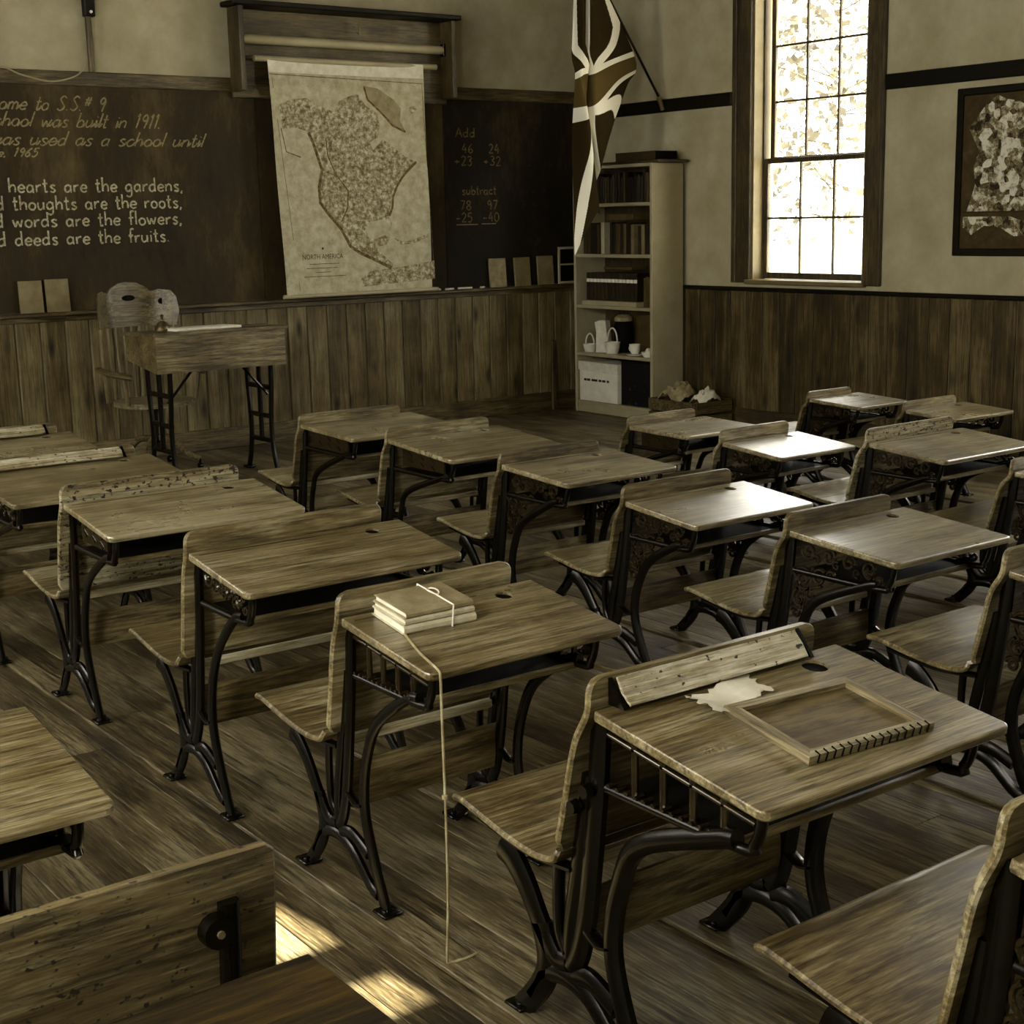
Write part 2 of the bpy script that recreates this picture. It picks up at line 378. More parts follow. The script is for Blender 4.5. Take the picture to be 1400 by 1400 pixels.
# visible window: casing, jamb, two sashes with panes
def sash(parent, xc, y0, y1, z0, z1, cols, rows, mat, th=.035):
    st = .045
    f = MB()
    f.cbox(xc-th/2, xc+th/2, y0, y0+st, z0, z1, .004); f.cbox(xc-th/2, xc+th/2, y1-st, y1, z0, z1, .004)
    f.cbox(xc-th/2, xc+th/2, y0+st, y1-st, z0, z0+.05, .004); f.cbox(xc-th/2, xc+th/2, y0+st, y1-st, z1-.04, z1, .004)
    s_ = f.build('sash', mat, parent)
    gy0, gy1, gz0, gz1 = y0+st, y1-st, z0+.05, z1-.04
    for i in range(1, cols):
        y = gy0+(gy1-gy0)*i/cols; MB().cbox(xc-.011, xc+.011, y-.009, y+.009, gz0, gz1, .003).build('muntin', mat, s_)
    for j in range(1, rows):
        z = gz0+(gz1-gz0)*j/rows; MB().cbox(xc-.0112, xc+.0112, gy0, gy1, z-.009, z+.009, .003).build('muntin', mat, s_)
    for i in range(cols):
        for j in range(rows):
            ya, yb = gy0+(gy1-gy0)*i/cols, gy0+(gy1-gy0)*(i+1)/cols; za, zb = gz0+(gz1-gz0)*j/rows, gz0+(gz1-gz0)*(j+1)/rows
            MB().box(xc-.002, xc+.002, ya+.006, yb-.006, za+.006, zb-.006).build('pane', M['glass'], s_)
    return s_
def window(name, side, y0, y1, z0, z1, detailed):
    s = 1 if side == 'R' else -1; xw = XR if side == 'R' else XL
    c = MB()
    xa, xb = sorted((xw-s*.025, xw))
    cw = .19 if detailed else .14
    c.cbox(xa, xb, y1, y1+cw, z0-.02, z1+.16, .006); c.cbox(xa, xb, y0-cw+.02, y0, z0-.02, z1+.16, .006); c.cbox(xa, xb, y0, y1, z1, z1+.16, .006)
    if detailed: c.cbox(xw-.04, xw-.02, y1+cw-.05, y1+cw, z0-.02, z1+.16, .006); c.cbox(xw-.04, xw-.02, y0-cw+.02, y0-cw+.06, z0-.02, z1+.16, .006)
    w = struct(c.build(name, M['trimz']))
    xa, xb = sorted((xw, xw+s*.2))
    MB().box(xa, xb, y0, y0+.02, z0, z1).build('jamb', M['pale'], w); MB().box(xa, xb, y1-.02, y1, z0, z1).build('jamb', M['pale'], w)
    MB().box(xa, xb, y0+.02, y1-.02, z1-.02, z1).build('jamb', M['pale'], w)
    MB().cbox(min(xw-s*.05, xw+s*.2), max(xw-s*.05, xw+s*.2), y0-.03 if detailed else y0, y1+.03 if detailed else y1, z0-.03, z0+.005, .005).build('sill', M['pale'] if detailed else M['trim'], w)
    if detailed:
        MB().box(xw+.10, xw+.115, y1-.035, y1-.02, z0, z1).build('stop', M['trimz'], w)
        mid = 2.09
        sash(w, xw+.125, y0+.022, y1-.022, z0+.008, mid+.02, 3, 2, M['trimz'])
        sash(w, xw+.168, y0+.05, y1-.05, mid-.02, z1-.022, 3, 4, M['trimz'])
    else:
        xs = xw+s*.10
        for (a, b_) in ((z0+.008, 2.5), (2.5, z1-.022)):
            f = MB(); f.box(min(xs, xs+s*.03), max(xs, xs+s*.03), y0+.02, y0+.06, a, b_); f.box(min(xs, xs+s*.03), max(xs, xs+s*.03), y1-.06, y1-.02, a, b_)
            f.box(min(xs, xs+s*.03), max(xs, xs+s*.03), y0+.06, y1-.06, a, a+.05)
            f.build('sash', M['trimz'], w)
    return w
window('window_1', 'R', *FWIN, True)
for i, y in enumerate(RIGHTWIN): window('window_%d' % (5+i), 'R', y-.57, y+.57, 1.17, 3.85, False)  # right-hand windows out of view, added to let in daylight
for i, y in enumerate(LEFTWIN): window('window_%d' % (7+i), 'L', y-.57, y+.57, 1.17, 3.85, False)

# wainscot boards (children of their walls), cap rails, picture rail, baseboards
BW = .178
bmesh_shared = MB().cbox(.004, BW-.004, -.018, 0, .0, 1.085, .006).build('wainscot_board', M['wains'], wallF)
me_front = bmesh_shared.data; bpy.data.objects.remove(bmesh_shared)
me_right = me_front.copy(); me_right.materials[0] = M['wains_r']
x = .52
while x < XR-.02:
    o = link('wainscot_board', me_front, None, wallF); o.location = (x, YF, 0); x += BW
    if x+BW > XR+.1: break
y = YF-.02
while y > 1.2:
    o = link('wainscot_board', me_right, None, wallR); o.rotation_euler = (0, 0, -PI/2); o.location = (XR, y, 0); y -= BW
struct(MB().cbox(.52, XR-.02, YF-.034, YF-.0185, 0, .16, .005).build('baseboard_front', M['trimx']))
struct(MB().cbox(XR-.034, XR-.0185, 1.2, YF-.036, 0, .14, .005).build('baseboard_right', M['trim']))
struct(MB().cbox(XR-.045, XR, 1.2, YF-.05, 1.085, 1.115, .006).build('trim_1', M['dark']))
struct(MB().cbox(XR-.028, XR, 8.55, YF-.03, 2.53, 2.635, .006).build('trim_2', M['dark']))
struct(MB().cbox(XR-.028, XR, 5.02, 7.03, 2.53, 2.635, .006).build('trim_3', M['dark']))

# floor runners the desks are screwed to
RUN = 0
for xx in (1.745, 2.30, 3.52, 4.0, 5.25, 5.68, .24, .86, 6.9, 7.2):
    RUN += 1
    struct(MB().cbox(xx-.045, xx+.045, .2, 7.0, .0005, .013, .003).build('trim_%d' % (10+RUN), M['floor']))

# ------------------------------------------------------------------ school desks
def yz_sweep(mb, pts, x, w, t, n=8, sm=5, taper=None):
    P = smooth_path([(x, p[0], p[1]) for p in pts], sm)
    r = [w]*len(P)
    if taper: r = [w*(taper[0]+(taper[1]-taper[0])*i/(len(P)-1)) for i in range(len(P))]
    mb.sweep([tuple(p) for p in P], r, n, r2=t)
def spiral(mb, x, cy, cz, r, turns, a0, sg, w=.0065, t=.006):
    pts = []
    n = int(13*turns)
    for i in range(n+1):
        f = i/n; a = a0+sg*turns*2*PI*f; q = r*(1-.82*f); pts.append((x, cy+q*math.cos(a), cz+q*math.sin(a)))
    mb.sweep(pts, w, 6, r2=t)

def standard(parent, x, zu, zf, depth, hs, style, seatup=False, iw=1.0):
    """cast-iron side frame in the plane of constant x; hs = height factor"""
    mb = MB(); w, t = .0165*iw, .0125*iw
    def S(p): return (p[0], .013+p[1]*hs)
    bx0 = -depth+.06                                   # rear end of the book box
    sl = (zf-zu)/depth
    zt = lambda y: zf-.012+sl*y                        # underside of the top
    up_top = zt(-.01)-.005
    # upright behind the back rest
    yz_sweep(mb, [(.012, up_top)] + [S(p) for p in ((.022, .60), (.04, .45), (.062, .30), (.085, .21), (.11, .165))], x, w*1.1, t)
    yz_sweep(mb, [S(p) for p in ((.05, .60), (.072, .47), (.098, .34), (.115, .25), (.12, .17))], x, w*.9, t*.8)
    # rear leg: springs from the book box, leans to the upright, then sweeps to the rear foot
    zbot = zu-.105; zb = zbot+.01
    yz_sweep(mb, [(bx0+.045, zb+.004), (bx0+.10, zb-.012)] + [S(p) for p in ((-.10, .50), (-.042, .40), (-.018, .30), (-.022, .22), (-.055, .12), (-.105, .0))], x, w, t, taper=(.85, 1.15))
    # seat arm, U-loop, front foot
    if not seatup:
        yz_sweep(mb, [(.345, .352*hs+.012), (.31, .335*hs+.012)] + [S(p) for p in ((.265, .29), (.215, .22), (.165, .165), (.12, .17))], x, w*1.05, t, taper=(1.55, .9))
        yz_sweep(mb, [S(p) for p in ((.15, .385), (.155, .30), (.15, .23), (.125, .19))], x, w*.6, t*.8)
        yz_sweep(mb, [(.10, .386*hs+.010), (.25, .374*hs+.010), (.42, .396*hs+.010)], x, .009, t)
    yz_sweep(mb, [S(p) for p in ((.215, .225), (.195, .15), (.215, .085), (.288, .0))], x, w*1.15, t, taper=(1.3, 1.0))
    # arch between the feet
    yz_sweep(mb, [S(p) for p in ((.245, .05), (.20, .115), (.13, .135), (.05, .115), (-.03, .05), (-.07, .035))], x, w*.95, t)
    yz_sweep(mb, [S(p) for p in ((.10, .15), (.05, .16), (-.03, .13))], x, w, t)
    yz_sweep(mb, [S(p) for p in ((.06, .27), (.02, .25), (-.02, .26))], x, .008, t)
    # feet pads
    for fy in (.292, -.107): mb.cbox(x-.028, x+.028, fy-.03, fy+.03, .0135, .024, .004); mb.lathe([(.007,0),(.007,.006),(.004,.009)], (x+.016, fy+.014, .024), 8); mb.lathe([(.007,0),(.007,.006),(.004,.009)], (x-.016, fy-.014, .024), 8)
    # book box frame
    yb0, yb1 = bx0, -.005
    yz_sweep(mb, [(yb1, zt(yb1)-.006), (yb0, zt(yb0)-.006)], x, .009, .010, sm=2)
    yz_sweep(mb, [(yb1, zbot), (yb0+.04, zbot), (yb0+.005, zbot+.016), (yb0-.012, zbot+.055), (yb0-.015, zt(yb0)-.004)], x, .011, .011, sm=4)
    o = mb.build('side_standard', M['iron'], parent, True, 50)
    sw = MB(); xs = x
    if style == 'lattice':
        yz_sweep(sw, [(yb1, zt(yb1)-.045), (yb0, zt(yb0)-.045)], xs, .006, .007, sm=2)
        for i in range(1, 5):
            y = yb1+(yb0+.03-yb1)*i/4.6; yz_sweep(sw, [(y, zt(y)-.004), (y, zbot)], xs, .009, .007, sm=1)
        for i in range(14):
            y = yb1+(yb0+.04-yb1)*(i+.5)/14; sw.lathe([(.0045,-.012),(.0045,.012)], (xs, y, zbot+.011), 6, 'x')
    elif style == 'slots':
        for i in range(3):
            y = yb1+(yb0-yb1)*(.30+.2*i); yz_sweep(sw, [(y+.015, zt(y)-.03), (y-.012, zt(y)-.045)], xs, .006, .008, sm=1); yz_sweep(sw, [(y+.015, zt(y)-.06), (y-.012, zt(y)-.075)], xs, .006, .008, sm=1)
        sw.box(xs-.004, xs+.004, yb0+.05, yb1-.07, zt(-.15)-.095, zt(-.2)-.02)
    else:
        n = 4 if style == 'fili' else 4
        for i in range(n):
            y = yb1-.03+(yb0+.05-yb1)*(i+.2)/n
            spiral(sw, xs, y-.012, zt(y)-.05, .03, 1.4, PI*.5*i, 1 if i % 2 else -1)
            spiral(sw, xs, y-.045, zt(y)-.075, .016, 1.2, PI*.7*i, -1 if i % 2 else 1, .005)
        if style == 'scroll':
            z0 = zt(-.05)-.1
            for (cy, cz, r, tn, a0, sg) in ((-.045, z0-.05, .045, 1.7, .5, 1), (-.11, z0-.032, .03, 1.4, 2.4, -1), (-.028, z0-.115, .032, 1.5, 1.2, -1), (-.07, z0-.09, .022, 1.2, 3.5, 1),
                                            (-.01, z0-.165, .022, 1.3, .3, 1), (-.16, z0-.018, .018, 1.2, 0, 1), (.012, z0-.03, .018, 1.2, 2, -1)):
                spiral(sw, xs, cy, cz, r, tn, a0, sg)
            for a, c in (((.015, z0), (-.05, z0-.2)), ((-.08, z0-.002), (-.03, z0-.15)), ((-.02, z0-.1), (-.12, z0-.06))):
                yz_sweep(sw, [a, ((a[0]+c[0])/2-.015, (a[1]+c[1])/2+.01), c], xs, .0055, .006, 6, 4)
    if sw.v: sw.build('scrollwork', M['iron_s'], o, True, 50)
    return o

def desk_top_mesh(w, depth, th=.021, rc=.022, ink=None):
    """slab with rounded corners, eased edges and an inkwell hole; local x across, v from user edge"""
    def outline(ins):
        o = []
        for cx, cy, a0 in ((w/2-rc, depth-.006, 0), (-w/2+rc, depth-.006, PI/2), (-w/2+rc, rc, PI), (w/2-rc, rc, 1.5*PI)):
            r = rc-ins; rr = (r if a0 >= PI else .006-ins*.5)
            for k in range(5):
                a = a0+PI/2*k/4
                if a0 >= PI: o.append((cx+r*math.cos(a), cy+r*math.sin(a)))
                else: o.append((math.copysign(w/2-.006, cx)+rr*math.cos(a), cy+rr*math.sin(a)))
        return o
    bm = bmesh.new(); rings = []
    for ins, z in ((.005, 0), (.0015, -.0015), (0, -.005), (0, -th+.005), (.004, -th)):
        rings.append([bm.verts.new((x_, y_, z)) for x_, y_ in outline(ins)])
    n = len(rings[0])
    for a, b_ in zip(rings, rings[1:]):
        for k in range(n): bm.faces.new((a[k], a[(k+1) % n], b_[(k+1) % n], b_[k]))
    holes = []
    if ink:
        for z in (0, -th): holes.append([bm.verts.new((ink[0]+ink[2]*math.cos(2*PI*k/16), ink[1]+ink[2]*math.sin(2*PI*k/16), z)) for k in range(16)])
        for k in range(16): bm.faces.new((holes[0][k], holes[0][(k+1) % 16], holes[1][(k+1) % 16], holes[1][k]))
    for ring, h in ((rings[0], 0), (rings[-1], 1)):
        ed = [bm.edges.get((ring[k], ring[(k+1) % n])) for k in range(n)]
        if ink:
            ed += [bm.edges.get((holes[h][k], holes[h][(k+1) % 16])) for k in range(16)]
            bmesh.ops.triangle_fill(bm, use_beauty=True, edges=ed)
        else: bm.faces.new(ring)
    bmesh.ops.recalc_face_normals(bm, faces=bm.faces)
    for f in bm.faces: f.smooth = abs(f.normal.z) < .95 and False
    me = bpy.data.meshes.new('desktop'); bm.to_mesh(me); bm.free(); return me

def school_desk(label, xl, xr, y0, yu, zu, zf, style, topmat='desk', ridge=.058, flap=False, backmat='back', iw=1.0, inkr=.023, lean=1.0, hs=None, seatup=False, desk=True, bracket=False, backz=None, ink=True, group='school desks standing in rows', name='school_desk'):
    cx = (xl+xr)/2; w = xr-xl; depth = y0-yu
    hs = hs or zf/.765
    T = thing(name, label, 'desk' if desk else 'seat', (cx, y0, 0), 0, group)
    L_, R_ = -w/2, w/2
    sl = math.atan2(zf-zu, depth)
    if desk:
        ln = math.hypot(depth, zf-zu)
        inkp = (R_-.135, ln-.075, inkr) if ink else None
        me = desk_top_mesh(w, ln-.012, ink=inkp); d = link('desktop', me, M[topmat], T)
        d.location = (0, -depth, zu); d.rotation_euler = (sl, 0, 0)
        if ink:
            MB().lathe([(inkr-.0002,-.006),(inkr-.0002,-.05),(.012,-.056)], (inkp[0], inkp[1], 0), 16).build('inkwell', M['black'], d)
        # pencil groove next to the ridge
        MB().box(L_+.02, R_-.2, ln-.045, ln-.04, .0003, .0012).build('pencil_groove', M['board'], d)
        zs = zu-.105
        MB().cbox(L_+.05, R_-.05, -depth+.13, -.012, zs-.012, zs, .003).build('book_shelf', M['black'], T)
        MB().cbox(L_+.05, R_-.05, -depth+.118, -depth+.1295, zs-.014, zs+.003, .002).build('shelf_edge', M['back'], T)
    # back rest board (its top is the ridge above the desk)
    zt = backz or zf+ridge
    zb = .445*hs
    prof = []
    ctrl = [(.088*lean+.01, zb), (.062*lean+.01, zb+(zt-zb)*.3), (.035*lean+.01, zb+(zt-zb)*.62), (.012, zt-.075), (.004, zt-.03), (.003, zt)]
    P = [tuple(p) for p in smooth_path(ctrl, 4)]
    last = P[-1]; P = P[:-1] + [(last[0], last[1]-.012), (last[0], last[1]-.005), last]
    P = sorted(set((round(a, 4), round(b_, 4)) for a, b_ in P), key=lambda q: q[1])
    MB().sheet(P, L_-.004, R_-.055, .017, r0=.012, r1=.03).build('backrest', M[backmat], T, True, 35)
    # seat
    k = hs
    if not seatup:
        sp = [(.098+.012*lean, .428*k), (.118, .408*k), (.15, .397*k), (.20, .394*k), (.27, .40*k), (.34, .411*k), (.41, .424*k), (.45, .430*k), (.472, .428*k), (.482, .421*k), (.486, .412*k)]
        sp = [tuple(p) for p in smooth_path([(a, b_+.013) for a, b_ in sp], 2)]
        MB().sheet(sp, L_-.004, R_-.055, .016, r0=.006, r1=.03).build('seat', M['seat'], T, True, 35)
    else:
        MB().sheet([(.14+.04, .42*k), (.15, .52*k), (.11, .66*k), (.085, .80*k)], L_, R_-.055, .018, r0=.01, r1=.03).build('seat', M['seat'], T, True, 35)
    # boards between the standards: hinge rail and lower board
    MB().cbox(L_+.055, R_-.075, .070, .093, .402*k, .426*k, .004).build('hinge_rail', M['worn_rail'], T)
    MB().sheet([(.082, .232*k), (.075, .27*k), (.075, .31*k), (.082, .352*k)], L_+.052, R_-.052, .015, r0=.004, r1=.004).build('lower_board', M['board'], T, True, 35)
    for sx in (L_+.04, R_-.04-.02):
        if desk: standard(T, sx, zu, zf, depth, hs, style, seatup, iw*(1.15 if style == 'scroll' else 1))
        else: standard(T, sx, .70, .76, .30, hs, 'none', seatup)
    if flap:
        f = MB().sheet([(-.05, zf+.004), (-.03, zf+.026), (-.010, zt-.006)], L_+.055, R_-.125, .006, r0=.004, r1=.004).build('pencil_rail', M['worn'], T, True, 35)
        MB().prism([(-.052, zf), (-.006, zt-.004), (-.006, zf)], R_-.122, R_-.112, 'x').build('rail_bracket', M['iron'], T)
        MB().prism([(-.052, zf), (-.006, zt-.004), (-.006, zf)], L_+.042, L_+.052, 'x').build('rail_bracket', M['iron'], T)
    if bracket:
        for q in ((-.005, .60), (.035, .555)):
            MB().lathe([(.014,-.03),(.016,-.012),(.010,-.011),(.010,.01)], (L_+.03, q[0]+.03, q[1]), 8, 'x').build('bolt', M['iron'], T)
    return T

DESKS = [
 # label, xl, xr, y0, yu, zu, zf, style, kwargs
 ('school desk at left frame edge, farthest forward of the row before the teacher desk', 1.68, 2.40, 6.72, 6.30, .72, .765, 'fili', dict(flap=True, ridge=.045)),
 ('school desk with pale ridge rail at left edge, just before the speckled-ridge desk', 1.655, 2.40, 5.80, 5.28, .715, .765, 'fili', dict(flap=True, ridge=.045)),
 ('school desk with speckled worn ridge and small slotted iron side box', 1.69, 2.41, 4.86, 4.45, .724, .78, 'slots', dict(topmat='desk', backmat='speck')),
 ('school desk with wide pale grained top, directly before the desk with the book bundle', 1.67, 2.375, 3.81, 3.443, .738, .79, 'fili', dict(topmat='desk2', lean=.75)),
 ('school desk with lattice iron side that carries the tied book bundle', 1.70, 2.278, 3.01, 2.617, .71, .762, 'lattice', dict(lean=.8)),
 ('large foreground school desk with lattice iron side that carries the framed slate', 1.70, 2.385, 2.06, 1.60, .713, .778, 'lattice', dict(flap=True, bracket=True, lean=1.15, iw=1.45, inkr=.029)),
 ('school desk cut by the lower right corner, only its seat and backrest showing', 1.705, 2.40, 1.15, .72, .72, .80, 'scroll', dict(ridge=.07, iw=1.3)),
 ('school desk at the front of the middle row, before the plank wainscot', 3.47, 4.12, 6.45, 5.93, .695, .715, 'slots', dict(ridge=.045)),
 ('second school desk of the middle row with plain dark side', 3.47, 4.10, 5.63, 5.11, .69, .73, 'slots', dict(ridge=.045)),
 ('third school desk of the middle row, scroll iron sides, nicked right corner', 3.475, 4.06, 4.77, 4.33, .69, .715, 'scroll', dict(ridge=.045)),
 ('school desk of the middle row with bright window glare across its top right', 3.475, 4.09, 4.005, 3.62, .634, .672, 'scroll', dict(ridge=.055)),
 ('school desk of the middle row with ornate scroll side, directly behind the slate desk', 3.475, 4.05, 3.20, 2.75, .655, .69, 'scroll', dict(ridge=.052)),
 ('school desk cut by the right frame edge, its seat below the ornate scroll desk', 3.46, 4.05, 2.37, 1.95, .665, .71, 'scroll', dict(ridge=.055)),
 ('small school desk standing before the bookcase and the crate', 5.20, 5.76, 5.95, 5.48, .57, .58, 'slots', dict(ridge=.05)),
 ('small school desk with its whole top shining white from the window', 5.17, 5.72, 5.21, 4.80, .54, .575, 'scroll', dict(ridge=.06)),
 ('tall school desk with pale worn ridge behind the shining white desk', 5.20, 5.88, 4.31, 3.88, .632, .668, 'scroll', dict(ridge=.06, lean=1.2, backmat='speck')),
 ('school desk at the right frame edge, only its seat and backrest edge showing', 5.20, 5.85, 3.55, 3.13, .60, .63, 'scroll', dict(ridge=.05, lean=1.2)),
 ('small school desk by the right wall wainscot, left one of the pair', 6.84, 7.30, 6.14, 5.73, .546, .565, 'scroll', dict(ridge=.04)),
 ('small dark school desk by the right wall wainscot, right one of the pair', 6.82, 7.36, 5.39, 5.02, .543, .565, 'scroll', dict(ridge=.045)),
 ('school desk in the left foreground, only its rounded top corner in view', .20, .905, 2.93, 2.44, .675, .738, 'lattice', dict(ridge=.05)),
]
OBJ = []
for (lab, xl, xr, y0, yu, zu, zf, st, kw) in DESKS: OBJ.append(school_desk(lab, xl, xr, y0, yu, zu, zf, st, **kw))

# foreground: seat with a tall back board (seat folded up) and the dark table behind it
T = thing('school_chair', 'tall scratched back board of a folding chair with iron bracket, lower left foreground', 'chair', (.585, 1.86, 0))
MB().sheet([(.03, .44), (.018, .55), (.006, .68), (0, .74), (0, .775), (0, .79), (0, .80)], -.38, .335, .02, r0=.01, r1=.012).build('backrest', M['front'], T, True, 35)
MB().sheet([(.085, .44), (.075, .55), (.06, .68), (.055, .72)], -.37, .325, .018, r0=.01, r1=.03).build('seat', M['seat'], T, True, 35)
for sx in (-.30, .252):
    mb = MB()
    yz_sweep(mb, [(-.016, .735), (-.010, .62), (.010, .45), (.03, .30), (.02, .15), (-.06, .013)], sx, .013, .017)
    yz_sweep(mb, [(.03, .30), (.09, .16), (.20, .013)], sx, .016, .012)
    mb.lathe([(.0, -.012), (.024, -.011), (.026, .0), (.026, .012)], (sx-.022, -.02, .695), 14, 'y')
    for fy in (-.06, .20): mb.cbox(sx-.028, sx+.028, fy-.03, fy+.03, .0135, .024, .004)
    s_ = mb.build('side_standard', M['iron'], T, True, 50)
    MB().lathe([(.006, -.036), (.006, -.03)], (sx-.022, .0, .695), 8, 'y').build('bolt', M['brass'], s_)
T = thing('wooden_table', 'dark scratched table top at the bottom edge, nearest the camera', 'table', (.52, 1.42, 0))
MB().cbox(-.42, .366, -.26, .275, .672, .70, .005).build('table_top', M['desk_dark'], T)
MB().box(-.36, .32, -.21, .225, .60, .672).build('apron', M['desk_dark'], T)
for sx in (-.36, .275):
    for sy in (-.21, .18): MB().prism([(sx, sy), (sx+.045, sy), (sx+.045, sy+.045), (sx, sy+.045)], 0.0, .60, 'z').build('leg', M['desk_dark'], T)

# book bundle, string, slate, paper on the desks
def local_on(desk_i, x, y, lift=0):
    """height of a desk's top at world x,y"""
    (lab, xl, xr, y0, yu, zu, zf, st, kw) = DESKS[desk_i]
    return zu+(zf-zu)*(y-yu)/(y0-yu)+lift
def frame_on(o, desk_i, x, y, rz, lift=0.0008):
    (lab, xl, xr, y0, yu, zu, zf, st, kw) = DESKS[desk_i]
    a = math.atan2(zf-zu, y0-yu)
    o.matrix_world = Matrix.Translation((x, y, local_on(desk_i, x, y, lift))) @ Matrix.Rotation(a, 4, 'X') @ Matrix.Rotation(rz, 4, 'Z')
def book(name, w, d, h, cov, pag, parent=None):
    """closed book lying flat: spine at -y, local origin at its base centre"""
    c = MB(); c.cbox(-w/2, w/2, -d/2, d/2, 0, .003, .001); c.cbox(-w/2, w/2, -d/2, d/2, h-.003, h, .001)
    c.sheet([(-d/2+.002, .0015), (-d/2-.003, h*.3), (-d/2-.003, h*.7), (-d/2+.002, h-.0015)], -w/2, w/2, .003)
    o = c.build(name, cov, parent)
    MB().box(-w/2+.004, w/2-.004, -d/2+.001, d/2-.005, .003, h-.003).build('pages', pag, o)
    return o
M['cover1'] = plain('book_cover_tan', .46, .6, var=.1, scale=14)
M['cover2'] = plain('book_cover_pale', .66, .6, var=.1, scale=14)
hh = 0
for i, (w, d, h, mt, lab) in enumerate(((.205, .15, .022, 'cover2', 'bottom'), (.20, .145, .014, 'cover2', 'middle'), (.195, .14, .016, 'cover1', 'top'))):
    b_ = book('book', w, d, h, M[mt], M['paper'])
    tag(b_, 'old book, the %s one of the tied bundle on the lattice desk' % lab, 'book', 'books of the tied bundle')
    frame_on(b_, 4, 1.877, 2.905, -.03+.02*i, .0008+hh); hh += h+.0006
st_ = MB(); hT = hh+.002
st_.sweep([(.03, -.081, .0), (.03, -.081, hT), (.03, 0, hT+.001), (.03, .078, hT), (.03, .078, .0)], .0022, 6)
for sg in (-1, 1):
    st_.sweep([(.03+.012*math.sin(a)*sg+.0, .01+.022*math.cos(a)*1.0, hT+.003+.004*abs(math.sin(a))) for a in [k*PI/5 for k in range(11)]], .002, 5)
o = st_.build('string_tie', M['white'], None, True); tag(o, 'pale string tied in a bow round the book bundle', 'string'); frame_on(o, 4, 1.877, 2.905, 0, .0008)
zc = local_on(4, 1.72, 2.63)
cord = smooth_path([(1.775, 2.83, local_on(4, 0, 2.83, .0035)), (1.745, 2.72, local_on(4, 0, 2.72, .0035)), (1.728, 2.625, local_on(4, 0, 2.625, .004)), (1.722, 2.605, .70), (1.722, 2.604, .62), (1.724, 2.604, .35), (1.722, 2.604, .16), (1.715, 2.604, .03), (1.722, 2.602, .016), (1.76, 2.595, .0155), (1.80, 2.60, .0155)], 6)
o = MB().sweep([tuple(p) for p in cord], .0032, 6).build('hanging_cord', M['tan'], None, True); tag(o, 'thin cord hanging from the book desk corner down to the floor', 'cord')
MB().lathe([(.0, -.008), (.008, -.004), (.008, .004), (.0, .008)], (1.724, 2.604, .42), 8).build('knot', M['tan'], o, True)
# slate in wooden frame on desk D
sl_ = thing('writing_slate', 'framed school slate with laced wooden frame lying on the foreground desk', 'slate')
W2, D2 = .325, .235
def mitre(i):
    a = [(-W2/2, -D2/2), (W2/2, -D2/2), (W2/2, D2/2), (-W2/2, D2/2)]; q = [(x_*(1-2*.024/W2), y_*(1-2*.024/D2)) for x_, y_ in a]; j = (i+1) % 4
    return [a[i], a[j], q[j], q[i]]
for i in range(4):
    f = MB().prism(mitre(i), 0, .016, 'z').build('frame_rail', M['desk2y' if i % 2 else 'desk2'], sl_)
MB().box(-W2/2+.02, W2/2-.02, -D2/2+.02, D2/2-.02, .002, .0055).build('slate_panel', wood('slate_face', .16, .27, .38, 'x', rough=.4, across=5), sl_)
for k_ in range(15):
    x_ = -W2/2+.02+(W2-.04)*k_/14
    MB().sweep([(x_, -D2/2-.002, .001), (x_+.003, -D2/2-.002, .0172), (x_+.006, -D2/2+.012, .0172)], .0018, 5).build('lacing_stitch', M['black'], sl_)
frame_on(sl_, 5, 2.068, 1.79, -.07)
# torn paper on desk D (curled sheet)
pv = []; pf = []; NX, NY = 18, 12; rr = random.Random(3)
edge = [rr.uniform(-.008, .008) for _ in range(80)]
for j in range(NY+1):
    for i in range(NX+1):
        u, v = i/NX, j/NY
        x_ = -.10+.195*u+(edge[j] if i in (0, NX) else 0)+.02*v; y_ = -.046+.094*v+(edge[20+i] if j in (0, NY) else 0)-.012*math.sin(u*5)
        z_ = .0015+.006*(.5+.5*math.sin(u*9+v*3))+.016*max(0, .18-u)/.18*(1-v)+.004*math.sin(v*7+u*4)**2
        pv.append((x_, y_, z_))
for j in range(NY):
    for i in range(NX): a = j*(NX+1)+i; pf.append((a, a+1, a+NX+2, a+NX+1))
n0 = len(pv); pv2 = pv+[(a, b_, c-.0006) for a, b_, c in pv]; pf2 = pf+[tuple(q+n0 for q in f[::-1]) for f in pf]
o = MB().add(pv2, pf2).build('torn_paper', M['paper'], None, True); tag(o, 'torn curled piece of pale paper beside the slate on the foreground desk', 'paper'); frame_on(o, 5, 1.972, 1.960, .10, .0015)

# ------------------------------------------------------------------ blackboard
BBY = YF-.005
T = thing('blackboard', 'long blackboard with chalk writing on the front wall', 'blackboard', (5.4, YF, 0))
def loc(o, p): o.location = (p[0]-5.4, p[1]-YF, p[2]); return o
px0 = [1.3, 5.32, 7.03, 8.44]
panels = []
for a, b_ in zip(px0, px0[1:]):
    panels.append(MB().box(a-5.4+.002, b_-5.4-.002, -.02, -.001, 1.115, 2.665).build('slate_panel', M['slate_dark'] if a > 7 else M['slate'], T))
MB().cbox(1.3-5.4, 8.45-5.4, -.035, 0, 2.665, 2.765, .006).build('top_rail', M['trimx'], T)
MB().cbox(1.3-5.4, 8.45-5.4, -.085, 0, 1.087, 1.113, .005).build('chalk_ledge', M['trimx'], T)
MB().cbox(1.3-5.4, 8.45-5.4, -.03, -.0, 1.045, 1.087, .005).build('ledge_moulding', M['trimx'], T)
